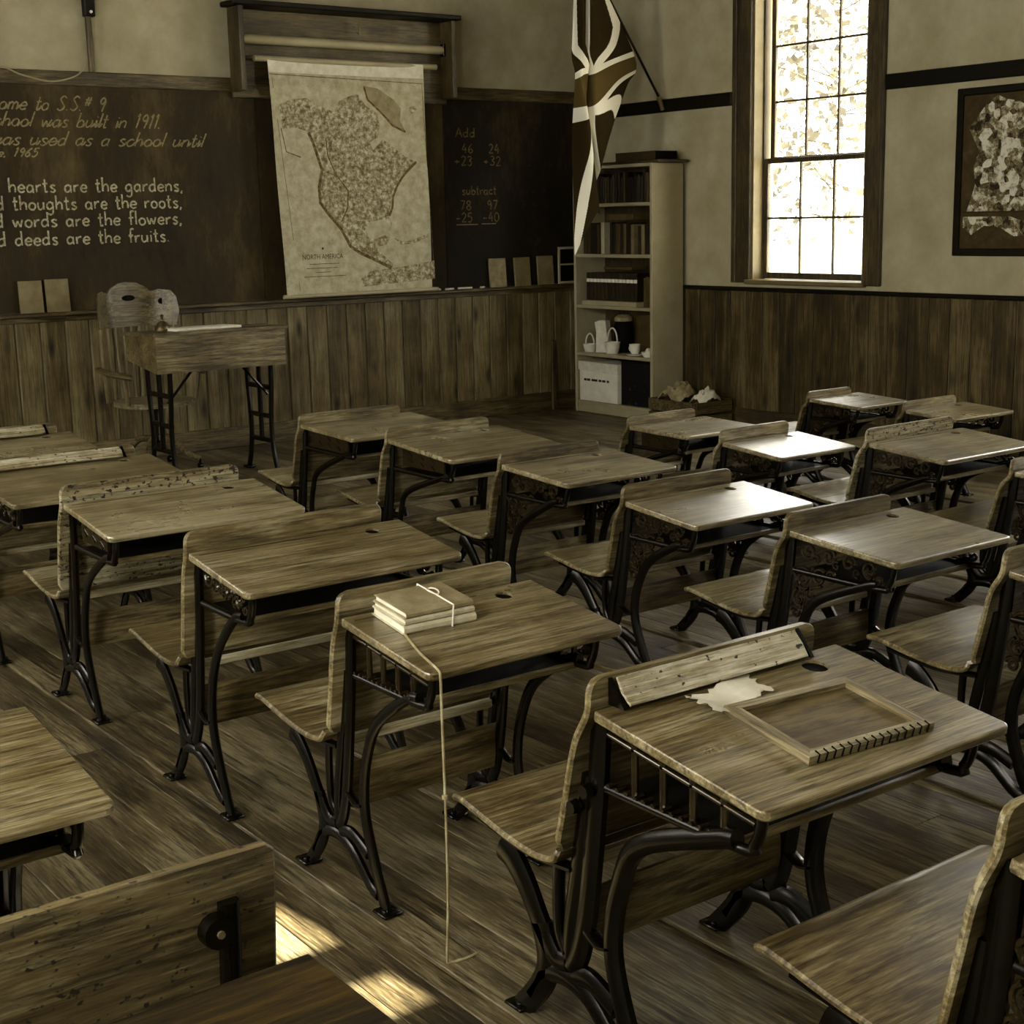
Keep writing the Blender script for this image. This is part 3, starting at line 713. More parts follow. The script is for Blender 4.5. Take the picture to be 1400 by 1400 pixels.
def text_mesh(body, size, shear=0, off=.0):
    c = bpy.data.curves.new('t', 'FONT'); c.body = body; c.size = size; c.shear = shear; c.offset = off; c.resolution_u = 3
    o = bpy.data.objects.new('t', c); COL.objects.link(o)
    dg = bpy.context.evaluated_depsgraph_get(); me = bpy.data.meshes.new_from_object(o.evaluated_get(dg))
    bpy.data.objects.remove(o); bpy.data.curves.remove(c); return me
def ext(me): xs = [v.co.x for v in me.vertices]; return min(xs), max(xs)
BOWL = [(.42, .40), (.25, .50), (.06, .36), (.05, .13), (.19, 0), (.42, .16)]
GL = {'a': (.55, [BOWL, [(.42, .5), (.42, .06), (.48, 0)]]), 'b': (.53, [[(.05, 1), (.05, 0)], [(.05, .33), (.25, .5), (.44, .32), (.40, .06), (.2, 0), (.05, .1)]]),
 'c': (.48, [[(.42, .42), (.25, .5), (.06, .35), (.06, .12), (.22, 0), (.42, .08)]]), 'd': (.55, [BOWL, [(.42, 1), (.42, 0)]]),
 'e': (.5, [[(.06, .25), (.42, .28), (.37, .45), (.22, .5), (.06, .35), (.06, .12), (.22, 0), (.43, .08)]]), 'f': (.36, [[(.38, .95), (.26, 1), (.15, .85), (.15, 0)], [(0, .5), (.32, .52)]]),
 'g': (.55, [BOWL, [(.42, .5), (.42, -.2), (.25, -.38), (.05, -.3)]]), 'h': (.53, [[(.05, 1), (.05, 0)], [(.05, .3), (.25, .5), (.42, .38), (.42, 0)]]),
 'i': (.2, [[(.08, .5), (.08, 0)], [(.08, .70), (.09, .76)]]), 'l': (.2, [[(.08, 1), (.08, 0)]]), 'k': (.5, [[(.05, 1), (.05, 0)], [(.4, .5), (.06, .25)], [(.15, .3), (.42, 0)]]),
 'm': (.74, [[(.05, .5), (.05, 0)], [(.05, .33), (.2, .5), (.33, .38), (.33, 0)], [(.33, .33), (.48, .5), (.62, .38), (.62, 0)]]), 'n': (.54, [[(.05, .5), (.05, 0)], [(.05, .3), (.25, .5), (.42, .38), (.42, 0)]]),
 'o': (.52, [[(.25, .5), (.07, .38), (.06, .12), (.24, 0), (.42, .12), (.42, .37), (.25, .5)]]), 'r': (.4, [[(.05, .5), (.05, 0)], [(.05, .28), (.2, .46), (.36, .48)]]),
 's': (.45, [[(.38, .44), (.22, .5), (.08, .4), (.2, .27), (.36, .14), (.24, 0), (.05, .06)]]), 't': (.38, [[(.15, .88), (.15, .1), (.22, 0), (.32, .04)], [(0, .56), (.32, .58)]]),
 'u': (.54, [[(.05, .5), (.05, .15), (.18, 0), (.40, .16)], [(.41, .5), (.41, 0)]]), 'w': (.68, [[(.0, .5), (.15, 0)], [(.15, 0), (.3, .42)], [(.3, .42), (.45, 0)], [(.45, 0), (.6, .5)]]),
 'K': (.6, [[(.05, 1), (.05, 0)], [(.5, 1), (.06, .45)], [(.18, .56), (.52, 0)]]), 'W': (.95, [[(0, 1), (.2, 0)], [(.2, 0), (.42, .8)], [(.42, .8), (.62, 0)], [(.62, 0), (.85, 1)]]),
 'S': (.6, [[(.5, .85), (.3, 1), (.1, .8), (.3, .52), (.5, .25), (.3, 0), (.05, .12)]]), 'T': (.6, [[(0, 1), (.6, 1)], [(.3, 1), (.28, 0)]]), 'I': (.25, [[(.1, 1), (.1, 0)]]),
 'J': (.5, [[(.4, 1), (.4, .15), (.22, 0), (.03, .15)]]), 'A': (.62, [[(0, 0), (.28, 1)], [(.28, 1), (.56, 0)], [(.1, .36), (.46, .36)]]),
 '.': (.2, [[(.06, 0), (.09, .05)]]), ',': (.22, [[(.1, .06), (.03, -.16)]]), '#': (.5, [[(.12, .35), (.2, .95)], [(.3, .35), (.38, .95)], [(.02, .55), (.46, .55)], [(.04, .75), (.48, .75)]]),
 '+': (.55, [[(.05, .4), (.45, .4)], [(.25, .6), (.25, .2)]]), '-': (.5, [[(.05, .4), (.4, .4)]]), 'x': (.5, [[(.05, .5), (.4, .05)], [(.4, .5), (.05, .05)]]), ' ': (.42, []),
 '0': (.55, [[(.25, 1), (.06, .75), (.06, .25), (.25, 0), (.44, .25), (.44, .75), (.25, 1)]]), '1': (.3, [[(.05, .8), (.16, 1), (.16, 0)]]), '2': (.52, [[(.06, .8), (.22, 1), (.42, .78), (.3, .4), (.05, 0)], [(.05, 0), (.45, .02)]]),
 '3': (.5, [[(.06, .9), (.25, 1), (.4, .78), (.2, .54)], [(.2, .54), (.42, .3), (.25, 0), (.04, .1)]]), '4': (.54, [[(.3, 1), (.04, .35)], [(.04, .35), (.46, .35)], [(.36, .65), (.36, 0)]]),
 '5': (.52, [[(.42, 1), (.12, 1)], [(.12, 1), (.08, .58)], [(.08, .58), (.3, .62), (.44, .32), (.28, 0), (.05, .08)]]), '6': (.52, [[(.38, .98), (.12, .6), (.06, .22), (.24, 0), (.43, .22), (.26, .48), (.08, .3)]]),
 '7': (.5, [[(.04, 1), (.44, 1)], [(.44, 1), (.15, 0)]]), '8': (.52, [[(.25, .52), (.07, .76), (.25, 1), (.43, .76), (.25, .52), (.05, .24), (.25, 0), (.45, .24), (.25, .52)]]), '9': (.52, [[(.42, .72), (.25, .98), (.07, .72), (.24, .5), (.42, .72), (.36, 0)]])}
def strokes(text, shear, joined, rnd):
    """hand-lettered single-line strokes: list of polylines in em units, and the advance"""
    out = []; x = 0
    for i, ch in enumerate(text):
        w_, pl = GL[ch]; jz = rnd.uniform(-.02, .02)
        for p in pl:
            q = smooth_path([(a, b_) for a, b_ in p], 4) if len(p) > 2 else [Vector(t_) for t_ in p]
            out.append([(x+v[0]+shear*v[1], v[1]+jz) for v in q])
        if joined and ch.isalpha() and i+1 < len(text) and text[i+1].islower():
            e = x+w_-.12; out.append([(e+.02*shear, .03), (e+.09+.1*shear, .10), (e+.17+.3*shear, .30)])
        x += w_+.06
    return out
def chalk(full, sub, xa, xb, z, size, panel, mat, shear=0, name='chalk_writing', yoff=-.0212, rw=.0052):
    rnd = random.Random(len(full)); joined = shear > 0
    ps = strokes(sub, shear, joined, random.Random(1)); ax = [q[0] for p in ps for q in p]; sx = (xb-xa)/(max(ax)-min(ax))
    pf_ = strokes(full, shear, joined, rnd); e = max(q[0] for p in pf_ for q in p); mb = MB()
    for p in pf_:
        P2_ = [((q[0]-e)*sx, q[1]*size) for q in p]; vs = []
        for i, (x_, z_) in enumerate(P2_):
            a, c = P2_[max(i-1, 0)], P2_[min(i+1, len(P2_)-1)]; dx, dz = c[0]-a[0], c[1]-a[1]; l = math.hypot(dx, dz) or 1
            k = rw*(.8+.4*rnd.random()); vs += [(x_-dz/l*k, 0, z_+dx/l*k), (x_+dz/l*k, 0, z_-dx/l*k)]
        mb.add(vs, [(2*i, 2*i+1, 2*i+3, 2*i+2) for i in range(len(P2_)-1)])
    o = mb.build(name, mat, panel); o.location = (xb-5.4, yoff, z); o['kind'] = 'stuff'
    return o
p0 = panels[0]; p2 = panels[2]
chalk('Welcome to S.S.# 9', 'to S.S.# 9', 3.648, 4.149, 2.499, .098, p0, M['chalk2'], .4)
chalk('This school was built in 1911.', 'was built in 1911.', 3.679, 4.545, 2.387, .098, p0, M['chalk2'], .4)
chalk('It was used as a school until', 'used as a school until', 3.586, 4.906, 2.262, .098, p0, M['chalk2'], .4)
chalk('June, 1965', '1965', 3.468, 3.647, 2.184, .058, p0, M['chalk2'], .4)
for (s1, s2, xa, xb, z) in (('Kind hearts are the gardens,', 'hearts are the gardens,', 3.412, 4.684, 1.944), ('Kind thoughts are the roots,', 'thoughts are the roots,', 3.426, 4.669, 1.825),
                            ('Kind words are the flowers,', 'words are the flowers,', 3.416, 4.660, 1.707), ('Kind deeds are the fruits.', 'deeds are the fruits.', 3.425, 4.552, 1.582)):
    chalk(s1, s2, xa, xb, z, .098, p0, M['chalk'], .0, rw=.0062)
for (s_, xa, xb, z) in (('Add', 7.156, 7.343, 2.368), ('46   24', 7.218, 7.598, 2.238), ('+23  +32', 7.14, 7.611, 2.136), ('subtract', 7.207, 7.557, 1.897), ('78   97', 7.187, 7.569, 1.771), ('-25  -40', 7.139, 7.581, 1.670)):
    chalk(s_, s_, xa, xb, z, .075, p2, M['chalk3'])
for (a, b_, z) in ((7.14, 7.36, 1.645), (7.40, 7.55, 1.648)): MB().box(a-5.4, b_-5.4, -.0215, -.0205, z, z+.008).build('chalk_line', M['chalk2'], p2)
for (s_, xa, xb, z) in (('12', 7.86, 7.95, 2.13), ('14 1', 8.08, 8.27, 2.12), ('6 x 4', 7.83, 8.10, 1.90), ('3 4 5', 7.82, 8.12, 1.78)):
    chalk(s_, s_, xa, xb, z, .06, p2, M['ink'], rw=.004)
# chalk pieces, dusters and books on the ledge
for i, (x_, l, rz) in enumerate(((7.02, .09, .05), (7.18, .14, -.03), (6.9, .06, .1), (5.62, .11, .02), (7.36, .05, .2))):
    o = MB().lathe([(.0085, -l/2), (.009, 0), (.008, l/2)], (0, 0, 0), 8, 'x').build('chalk_stick', M['white'], None, True)
    o.location = (x_, YF-.062, 1.1225); o.rotation_euler = (0, 0, rz)
    tag(o, 'white chalk stick on the blackboard ledge, '+('short one just right of the map', 'the longest one', 'by the lower right map corner', 'under the left half of the map', 'rightmost, nearest the leaning books')[i], 'chalk', 'chalk sticks on the ledge')
def ledge_book(label, x_, w, h, t, mt, lean=.24, rz=0.0):
    T_ = thing('book', label, 'book', (x_, YF-.075, 1.1145), rz, 'books leaning on the blackboard')
    c = MB().cbox(-w/2, w/2, 0, .004, 0, h, .0015).build('cover', M[mt], T_); c2 = MB().cbox(-w/2, w/2, t-.004, t, 0, h, .0015).build('cover', M[mt], T_)
    c3 = MB().box(-w/2, -w/2+.004, .004, t-.004, 0, h).build('spine', M[mt], T_)
    pg = MB().box(-w/2+.004, w/2-.005, .004, t-.004, .004, h-.005).build('pages', M['paper'], T_)
    for q in (c, c2, c3, pg): q.rotation_euler = (-.08, 0, 0)
    return T_
M['cover3'] = plain('book_cover_mid', .40, .6, var=.06, scale=8)
ledge_book('tan book leaning on the blackboard at far left, left of two', 3.485, .165, .225, .02, 'cover3')
ledge_book('tan book leaning on the blackboard by the teacher chair, right of two', 3.675, .165, .23, .02, 'cover3')
ledge_book('pale tan book leaning on the blackboard, leftmost of three by the corner', 7.53, .17, .245, .022, 'cover1')
ledge_book('brown book leaning on the blackboard, middle of three by the corner', 7.795, .165, .245, .022, 'cover3')
ledge_book('brown book leaning on the blackboard, nearest the corner of the three', 8.05, .17, .25, .022, 'cover3')
T_ = thing('picture_frame', 'small pale frame standing on the ledge beside the bookcase', 'frame', (8.29, YF-.07, 1.1145))
f = MB(); f.cbox(-.1, -.08, 0, .015, 0, .32, .002); f.cbox(.08, .1, 0, .015, 0, .32, .002); f.cbox(-.08, .08, 0, .015, 0, .02, .002); f.cbox(-.08, .08, 0, .015, .3, .32, .002); f.cbox(-.08, .08, 0, .015, .16, .175, .002)
f.build('frame', M['shelf'], T_); MB().box(-.08, .08, .006, .01, .02, .3).build('backing', M['black'], T_)

# ------------------------------------------------------------------ map case and pull-down map
T = thing('map_case', 'dark wooden map case with rolled maps above the blackboard', 'map case', (6.1, YF-.037, 2.64))
MB().cbox(-.96, .93, -.02, 0, .04, .62, .004).build('back_panel', M['case'], T)
for a, b_ in ((-.98, -.94), (.905, .945)): MB().cbox(a, b_, -.19, .0, .02, .62, .005).build('side_panel', M['trimz'], T)
MB().cbox(-1.03, .99, -.215, .01, .622, .66, .008).build('top_board', M['dark'], T)
MB().cbox(-.98, .945, -.03, .0, -.02, .07, .005).build('bottom_rail', M['trimx'], T)
MB().cbox(-.94, .905, -.03, -.0205, .26, .285, .003).build('batten', M['trimx'], T)
for z_ in (.40,):
    MB().lathe([(.0, -.9), (.03, -.9), (.035, -.87), (.035, .85), (.03, .88), (.0, .88)], (0, -.075, z_), 16, 'x').build('rolled_map', M['shelf'], T, True)
    for e in (-.925, .892): MB().cbox(e-.012, e+.012, -.10, -.05, z_-.05, z_+.05, .004).build('roller_bracket', M['iron'], T)
MB().lathe([(.0, -.83), (.022, -.83), (.022, .80), (.0, .80)], (0, -.10, .262), 14, 'x').build('map_roller', M['shelf'], T, True)
MB().sweep([(.10, -.05, .50), (.10, -.09, .48), (.10, -.095, .52), (.10, -.085, .565)], .006, 6).build('pull_hook', M['brass'], T, True)

T = thing('wall_map', 'pull-down paper wall map of North America hanging before the blackboard', 'map', (6.07, YF-.10, 1.14))
def mapP(u, v, off=0):
    """u 0..1 left-right, v 0..1 top-bottom, gently curled sheet"""
    x_ = -.70+1.405*u + (.035*v if u < .5 else -.0)*(1-2*abs(u-0)) ; x_ = (-.70+.045*v)*(1-u)+(.69+.0*v)*u
    y_ = -.035-.05*(v**.8) - .02*(4*(u-.5)**2)*(1-.3*v) - .006*math.sin(v*9+u*2) - off
    return (x_, y_, 1.775*(1-v)+.0)
def map_patch(poly, name, mat, off, parent, sub=2):
    bm = bmesh.new(); vs = [bm.verts.new((u, v, 0)) for u, v in poly]
    es = [bm.edges.new((vs[i], vs[(i+1) % len(vs)])) for i in range(len(vs))]
    bmesh.ops.triangle_fill(bm, use_beauty=True, edges=es)
    for _ in range(3):
        le = [e for e in bm.edges if (e.verts[0].co-e.verts[1].co).length > .09]
        if le: bmesh.ops.subdivide_edges(bm, edges=le, cuts=1); bmesh.ops.triangulate(bm, faces=bm.faces)
    for v in bm.verts: v.co = mapP(v.co.x, v.co.y, off)
    bmesh.ops.recalc_face_normals(bm, faces=bm.faces)
    me = bpy.data.meshes.new(name); bm.to_mesh(me); bm.free(); return link(name, me, mat, parent)
g = MB(); NU, NV = 14, 30; vs = []
for off in (0, -.0012):
    for j in range(NV+1):
        for i in range(NU+1): vs.append(mapP(i/NU, j/NV, off))
fs = []; n0 = (NU+1)*(NV+1)
for j in range(NV):
    for i in range(NU): a = j*(NU+1)+i; fs.append((a, a+1, a+NU+2, a+NU+1)); fs.append(tuple(q+n0 for q in (a, a+NU+1, a+NU+2, a+1)))
sh = g.add(vs, fs).build('map_sheet', M['map_sea'], T, True)
def zp(pts): return [((x_-110)/858, .075+.905*(y_-140)/1212) for x_, y_ in pts]
land = zp([(150,300),(220,268),(300,258),(370,300),(450,330),(480,270),(540,238),(590,225),(630,290),(690,330),(705,400),(690,470),(640,500),(660,545),(720,480),(780,530),(840,580),(905,612),(850,660),(812,700),(782,750),(752,812),(745,880),(722,930),(742,985),(718,980),(690,950),(600,970),(580,1012),(602,1062),(650,1062),(690,1045),(724,1058),(700,1104),(642,1112),(682,1164),(742,1224),(720,1244),(620,1184),(540,1144),(482,1104),(440,1004),(380,924),(330,852),(330,760),(358,662),(330,562),(318,502),(290,442),(230,424),(160,432)])
map_patch([(.001, .001), (.999, .001), (.999, .062), (.001, .062)], 'map_margin', M['paper'], .0008, sh)
map_patch(land, 'land_print', M['map_land'], .0012, sh)
map_patch(zp([(620,176),(700,188),(790,250),(830,300),(822,370),(852,436),(780,402),(720,332),(640,252)]), 'land_print', M['map_green'], .0012, sh)
map_patch(zp([(600,1255),(700,1245),(800,1235),(985,1208),(988,1318),(560,1345),(540,1300)]), 'land_print', M['map_land'], .0012, sh)
map_patch(zp([(868,300),(900,280),(925,300),(890,328)]), 'land_print', M['map_land'], .0012, sh)
map_patch(zp([(745,1060),(800,1085),(850,1080),(960,1040),(950,1062),(860,1100),(790,1105)]), 'land_print', M['map_land'], .0012, sh)
def map_line(pts, w, mat=None, name='coast_line'):
    pts = zp(pts); mb = MB(); vs = []
    for i, (u, v) in enumerate(pts):
        a, b_ = pts[max(i-1, 0)], pts[min(i+1, len(pts)-1)]; du, dv = b_[0]-a[0], (b_[1]-a[1])*1.3; l = math.hypot(du, dv) or 1
        vs += [mapP(u-dv/l*w, v+du/l*w*.77, .0020), mapP(u+dv/l*w, v-du/l*w*.77, .0020)]
    mb.add(vs, [(2*i, 2*i+1, 2*i+3, 2*i+2) for i in range(len(pts)-1)]); return mb.build(name, mat or M['map_coast'], sh)
M['map_coast'] = plain('map_coast_print', .33, .8, .2, var=.16, scale=40)
map_line([(300,450),(322,505),(338,565),(362,662),(338,760),(338,850),(385,924),(445,1004),(490,1104),(545,1146),(625,1186),(725,1242)], .009)
map_line([(905,612),(850,665),(815,705),(785,752),(756,815),(748,880),(726,932)], .007)
map_line([(625,180),(640,252),(720,332),(780,402),(850,436)], .006)
map_line([(395,480),(400,580),(440,690),(500,780),(490,880),(450,960)], .004)
map_line([(112,133),(960,152)], .002); map_line([(152,430),(172,560),(250,590)], .003)
for a, b_ in (((125,150),(185,1350)), ((955,160),(985,1320))): map_line([a, b_], .0015)
ms = text_mesh('NORTH AMERICA', .1)
a, b_ = ext(ms)
for v in ms.vertices:
    u = .118+(v.co.x-a)/(b_-a)*.27; vv = .845-(v.co.y)*.30; v.co = mapP(u, vv, .0024)
link('map_title', ms, M['ink'], sh)
for j, (u0, u1) in enumerate(((.16, .36), (.14, .35), (.2, .3), (.12, .4))):
    q = .865+.018*j; MB().add([mapP(u0, q, .002), mapP(u1, q, .002), mapP(u1, q+.003, .002), mapP(u0, q+.003, .002)], [(0,1,2,3)]).build('map_caption_rule', M['map_coast'], sh)
MB().lathe([(.0, -.005), (.009, 0), (.0, .005)], mapP(.255, .80, .004), 10, 'y').build('map_emblem', M['ink'], sh)
MB().lathe([(.0, -.70), (.016, -.70), (.016, .73), (.0, .73)], (.02, -.09, -.004), 12, 'x').build('bottom_rod', M['shelf'], T, True)

# conduit pipe and loose wire above the blackboard
T = thing('wall_conduit', 'thin vertical pipe with junction box above the blackboard', 'pipe', (4.06, YF, 2.765))
MB().lathe([(.022, 0), (.022, 1.5)], (0, -.03, .001), 12).build('pipe', M['trimz'], T, True)
MB().cbox(-.03, .045, -.065, -.0, .37, .50, .006).build('junction_box', M['dark'], T); MB().lathe([(.010, -.075), (.010, -.065)], (.01, 0, .40), 10, 'y').build('button', M['white'], T)
MB().sweep([tuple(p) for p in smooth_path([(-.03, -.04, .06), (-.12, -.045, -.03), (-.3, -.045, -.075), (-.5, -.045, -.04), (-.7, -.045, .02), (-1.2, -.04, .03)], 6)], .006, 6).build('wire', M['shelf'], T, True)

# ------------------------------------------------------------------ teacher's desk and chair
T = thing('teacher_desk', 'teacher desk with deep wooden box on black iron trestle legs', 'desk', (4.26, 8.92, 0))
Lx, Rx = -.465, .465
body = MB().prism([(0, .756), (0, 1.0), (.50, .985), (.50, .82)], Lx, Rx, 'x').build('desk_box', M['tdesk'], T)
MB().prism([(-.02, 1.001), (-.02, 1.02), (.52, 1.005), (.52, .986)], Lx-.02, Rx+.02, 'x').build('lid', M['tdesk'], T)
for sx in (Lx+.10, Rx-.10):
    mb = MB()
    for pts in (((.04, .757), (.045, .60), (.07, .35), (.05, .15), (.0, .012)), ((.40, .80), (.395, .60), (.37, .35), (.39, .15), (.44, .012)), ((.22, .78), (.22, .60), (.22, .23))):
        yz_sweep(mb, pts, sx, .023, .016)
    for z_ in (.60, .40, .23): yz_sweep(mb, [(.05, z_), (.39, z_)], sx, .018, .013, sm=2)
    for fy in (0, .44): mb.cbox(sx-.03, sx+.03, fy-.04, fy+.04, .001, .02, .005)
    mb.sweep([(sx, .10, .55), (sx+(.2 if sx < 0 else -.2), .10, .775)], .009, 6)
    mb.build('trestle_leg', M['iron'], T, True, 50)
o = book('open_register', .46, .26, .018, M['paper'], M['white']); tag(o, 'large pale register book lying on the teacher desk', 'book')
o.matrix_world = Matrix.Translation((4.22, 9.14, 1.0135)) @ Matrix.Rotation(-.0278, 4, 'X')
o = MB().lathe([(.0,0),(.05,0),(.052,.012),(.045,.03),(.032,.055),(.012,.066),(.008,.09),(.014,.10),(.0,.112)], (0,0,0), 18).build('hand_bell', M['iron_b'], None, True); o.location = (3.98, 9.22, 1.0125); tag(o, 'dark bell with bright highlight on the teacher desk', 'bell')
o = MB().cbox(-.11, .11, -.02, .02, 0, .012, .003).build('pencil_tray', M['board']); o.location = (4.56, 9.06, 1.0165); tag(o, 'flat wooden pencil tray at the right end of the teacher desk', 'tray')
# swivel chair
T = thing('swivel_chair', 'wooden swivel armchair with shaped back behind the teacher desk', 'chair', (4.10, 9.75, 0), math.radians(5))
# chair faces local -y
def back_outline():
    pts = []
    top = [(-.30, .0), (-.31, .10), (-.30, .20), (-.275, .245), (-.22, .255), (-.17, .24), (-.13, .275), (-.07, .305), (0, .312), (.07, .305), (.13, .275), (.17, .24), (.22, .255), (.275, .245), (.30, .20), (.31, .10), (.30, .0)]
    return top
cb = MB(); bo = back_outline(); n = len(bo); rows = []
for t_ in (0, .022):
    for (x_, z_) in bo: rows.append((x_, .26-.16*(abs(x_)/.31)**3+t_, 1.0+z_))
    for (x_, z_) in bo: rows.append((x_*.93, .255-.14*(abs(x_)/.31)**3+t_, 1.0))
cb.v = rows
for k_ in range(n-1):
    cb.f.append((k_, k_+1, n+k_+1, n+k_)); cb.f.append((2*n+k_, 3*n+k_, 3*n+k_+1, 2*n+k_+1)); cb.f.append((k_, 2*n+k_, 2*n+k_+1, k_+1)); cb.f.append((n+k_, n+k_+1, 3*n+k_+1, 3*n+k_))
bk = cb.build('backrest', M['chairwood'], T, True, 50)
hh_o = MB().lathe([(.0,-.004),(.05,-.004),(.05,.004),(.0,.004)], (0, 0, 0), 16, 'y').build('hand_hole', M['black'], bk); hh_o.location = (0, .257, 1.20); hh_o.scale = (1, 1, .42)
MB().lathe([(.0,-.004),(.022,-.004),(.022,.004),(.0,.004)], (.22, .195, 1.17), 10, 'y').build('carving', M['black'], bk)
for sx in (-1, 1):
    MB().sweep([tuple(p) for p in smooth_path([(.285*sx, .14, 1.02), (.265*sx, .17, .75), (.235*sx, .20, .48)], 5)], .017, 8).build('back_post', M['chairz'], T, True)
    MB().sweep([tuple(p) for p in smooth_path([(.30*sx, .18, .72), (.33*sx, 0, .71), (.31*sx, -.20, .70), (.27*sx, -.24, .69)], 5)], .02, 8, r2=.028).build('arm', M['chairz'], T, True)
    MB().sweep([(.29*sx, -.16, .69), (.26*sx, -.14, .49)], .014, 8).build('arm_post', M['chairz'], T, True)
for k_ in range(7):
    x_ = -.18+.06*k_; MB().sweep([(x_, .25, 1.0), (x_*.9, .235, .49)], .009, 6).build('spindle', M['chairz'], T, True)
seat_pts = [(.26*math.copysign(abs(math.cos(a))**.7, math.cos(a)), -.02+.25*math.copysign(abs(math.sin(a))**.7, math.sin(a))) for a in [2*PI*k_/28 for k_ in range(28)]]
MB().prism(seat_pts, .465, .50, 'z').build('seat', M['seat'], T)
MB().lathe([(.12,.455),(.12,.462),(.045,.44),(.03,.40),(.026,.22),(.06,.20),(.06,.17),(.02,.16)], (0,0,0), 14).build('pedestal', M['iron'], T, True)
for k_ in range(4):
    a = PI/4+k_*PI/2; c, s_ = math.cos(a), math.sin(a)
    lg = MB().sweep([tuple(p) for p in smooth_path([(0.03*c, .03*s_, .22), (.12*c, .12*s_, .215), (.22*c, .22*s_, .12), (.31*c, .31*s_, .075)], 4)], .024, 8, r2=.02).build('base_leg', M['board'], T, True)
    MB().lathe([(.0,-.012),(.022,-.012),(.022,.012),(.0,.012)], (.31*c, .31*s_, .024), 12, 'x').build('caster', M['iron'], lg, True)
    MB().sweep([(.31*c, .31*s_, .075), (.31*c, .31*s_, .03)], .008, 6).build('caster_stem', M['iron'], lg)

# ------------------------------------------------------------------ bookcase with its contents
BX0, BX1, BY0, BY1 = 8.205, 8.552, 9.07, 10.09
T = thing('bookcase', 'tall pale open bookcase full of old books in the corner', 'bookcase', (8.38, 9.58, 0))
def BB(x0, x1, y0, y1, z0, z1, c=.003): return MB().cbox(x0-8.38, x1-8.38, y0-9.58, y1-9.58, z0, z1, c)
BB(BX0, BX1, BY0, BY0+.03, 0, 2.11).build('side_panel', M['shelf'], T); BB(BX0, BX1, BY1-.03, BY1, 0, 2.11).build('side_panel', M['shelf'], T)
BB(BX1-.015, BX1, BY0+.03, BY1-.03, .0, 2.1).build('back_panel', M['trimz'], T)
SH = (.10, .525, .94, 1.375, 1.80)
for z_ in SH: BB(BX0+.002, BX1-.015, BY0+.03, BY1-.03, z_-.028, z_).build('shelf', M['shelf'], T)
BB(BX0, BX1-.015, BY0+.03, BY1-.03, 2.085, 2.112).build('top_board', M['shelf'], T)
BB(BX0+.01, BX0+.028, BY0+.03, BY1-.03, 0, .072).build('plinth', M['shelf'], T)
BC = [plain('spine_%d' % i, L, .5, .4, var=.05, scale=12) for i, L in enumerate((.06, .09, .13, .17, .22, .28, .40, .60))]
def spine_book(y, z, h, w, d, mt, lab, group, band=None):
    T_ = thing('book', lab, 'book', (BX0+.05, y+w/2, z), 0, group)
    c = MB(); c.box(0, d, -w/2, -w/2+.003, 0, h); c.box(0, d, w/2-.003, w/2, 0, h)
    c.sweep([(.0, 0, 0), (.0, 0, h)], w/2-.0005, 8, r2=.004); c.build('cover', mt, T_)
    MB().box(.003, d-.006, -w/2+.0032, w/2-.0032, .004, h-.004).build('pages', M['paper'], T_)
    if band: MB().sweep([(-.001, 0, h*band), (-.001, 0, h*band+.028)], w/2-.0003, 8, r2=.0045).build('title_band', M['white'], T_)
rb = random.Random(5)
ONES = 'first second third fourth fifth sixth seventh eighth ninth tenth eleventh twelfth thirteenth fourteenth fifteenth sixteenth seventeenth eighteenth nineteenth twentieth'.split() + ['twenty-'+q for q in 'first second third fourth fifth sixth seventh eighth ninth'.split()] + ['thirtieth'] + ['thirty-'+q for q in 'first second third fourth fifth'.split()]
def row(z, y0, y1, hmin, hmax, tones, lab, group, wr=(.022, .045), band=None):
    y = y0; k = 0
    while True:
        w = rb.uniform(*wr)
        if y+w > y1: break
        spine_book(y, z, rb.uniform(hmin, hmax), w-.002, rb.uniform(.15, .19), BC[rb.choice(tones)], lab+', %s from the right' % ONES[k], group, band); y += w; k += 1
row(SH[4]+.001, BY0+.09, BY1-.04, .20, .25, (0,0,1,1,2,3,4), 'old dark book on the top bookcase shelf', 'books on the top shelf')
row(SH[3]+.001, BY0+.06, BY0+.26, .23, .26, (1,4,6), 'book in the right group on the second bookcase shelf', 'books at the right of the second shelf', (.03, .05))
row(SH[3]+.001, BY0+.28, BY0+.62, .24, .27, (0,1,4,5,6), 'book in the middle group on the second bookcase shelf', 'books in the middle of the second shelf', (.03, .06))
spine_book(BY0+.66, SH[3]+.001, .265, .045, .18, BC[7], 'single white-spined book on the second shelf of the bookcase', 'white book of the second shelf')
row(SH[3]+.001, BY0+.72, BY1-.04, .24, .27, (0,2,3,5), 'book in the left group on the second bookcase shelf', 'books at the left of the second shelf', (.03, .05))
o = BB(BX0+.04, BX0+.22, BY0+.28, BY0+.60, SH[3]+.285, SH[3]+.335).build('flat_book', BC[5]); o.location = (8.38, 9.58, 0); tag(o, 'brown book lying flat on top of the books of the second shelf', 'book')
o = BB(BX0+.02, BX0+.24, BY0+.22, BY1-.08, SH[2]+.001, SH[2]+.04).build('book_riser', M['shelf']); o.location = (8.38, 9.58, 0); tag(o, 'pale wooden riser under the set of matching volumes on the third shelf', 'riser')
row(SH[2]+.0415, BY0+.24, BY1-.09, .235, .235, (1,1,2), 'dark volume with pale title band on the third bookcase shelf', 'matching volumes on the third shelf', (.046, .05), .66)
row(SH[2]+.001, BY0+.05, BY0+.20, .22, .27, (2,4,5), 'plain brown book on the third bookcase shelf', 'books at the right of the third shelf', (.03, .05))
o = BB(BX0+.04, BX0+.2, BY0+.30, BY0+.66, SH[2]+.305, SH[2]+.33).build('flat_book', BC[4]); o.location = (8.38, 9.58, 0); tag(o, 'thin book lying flat on the matching volumes of the third shelf', 'book')
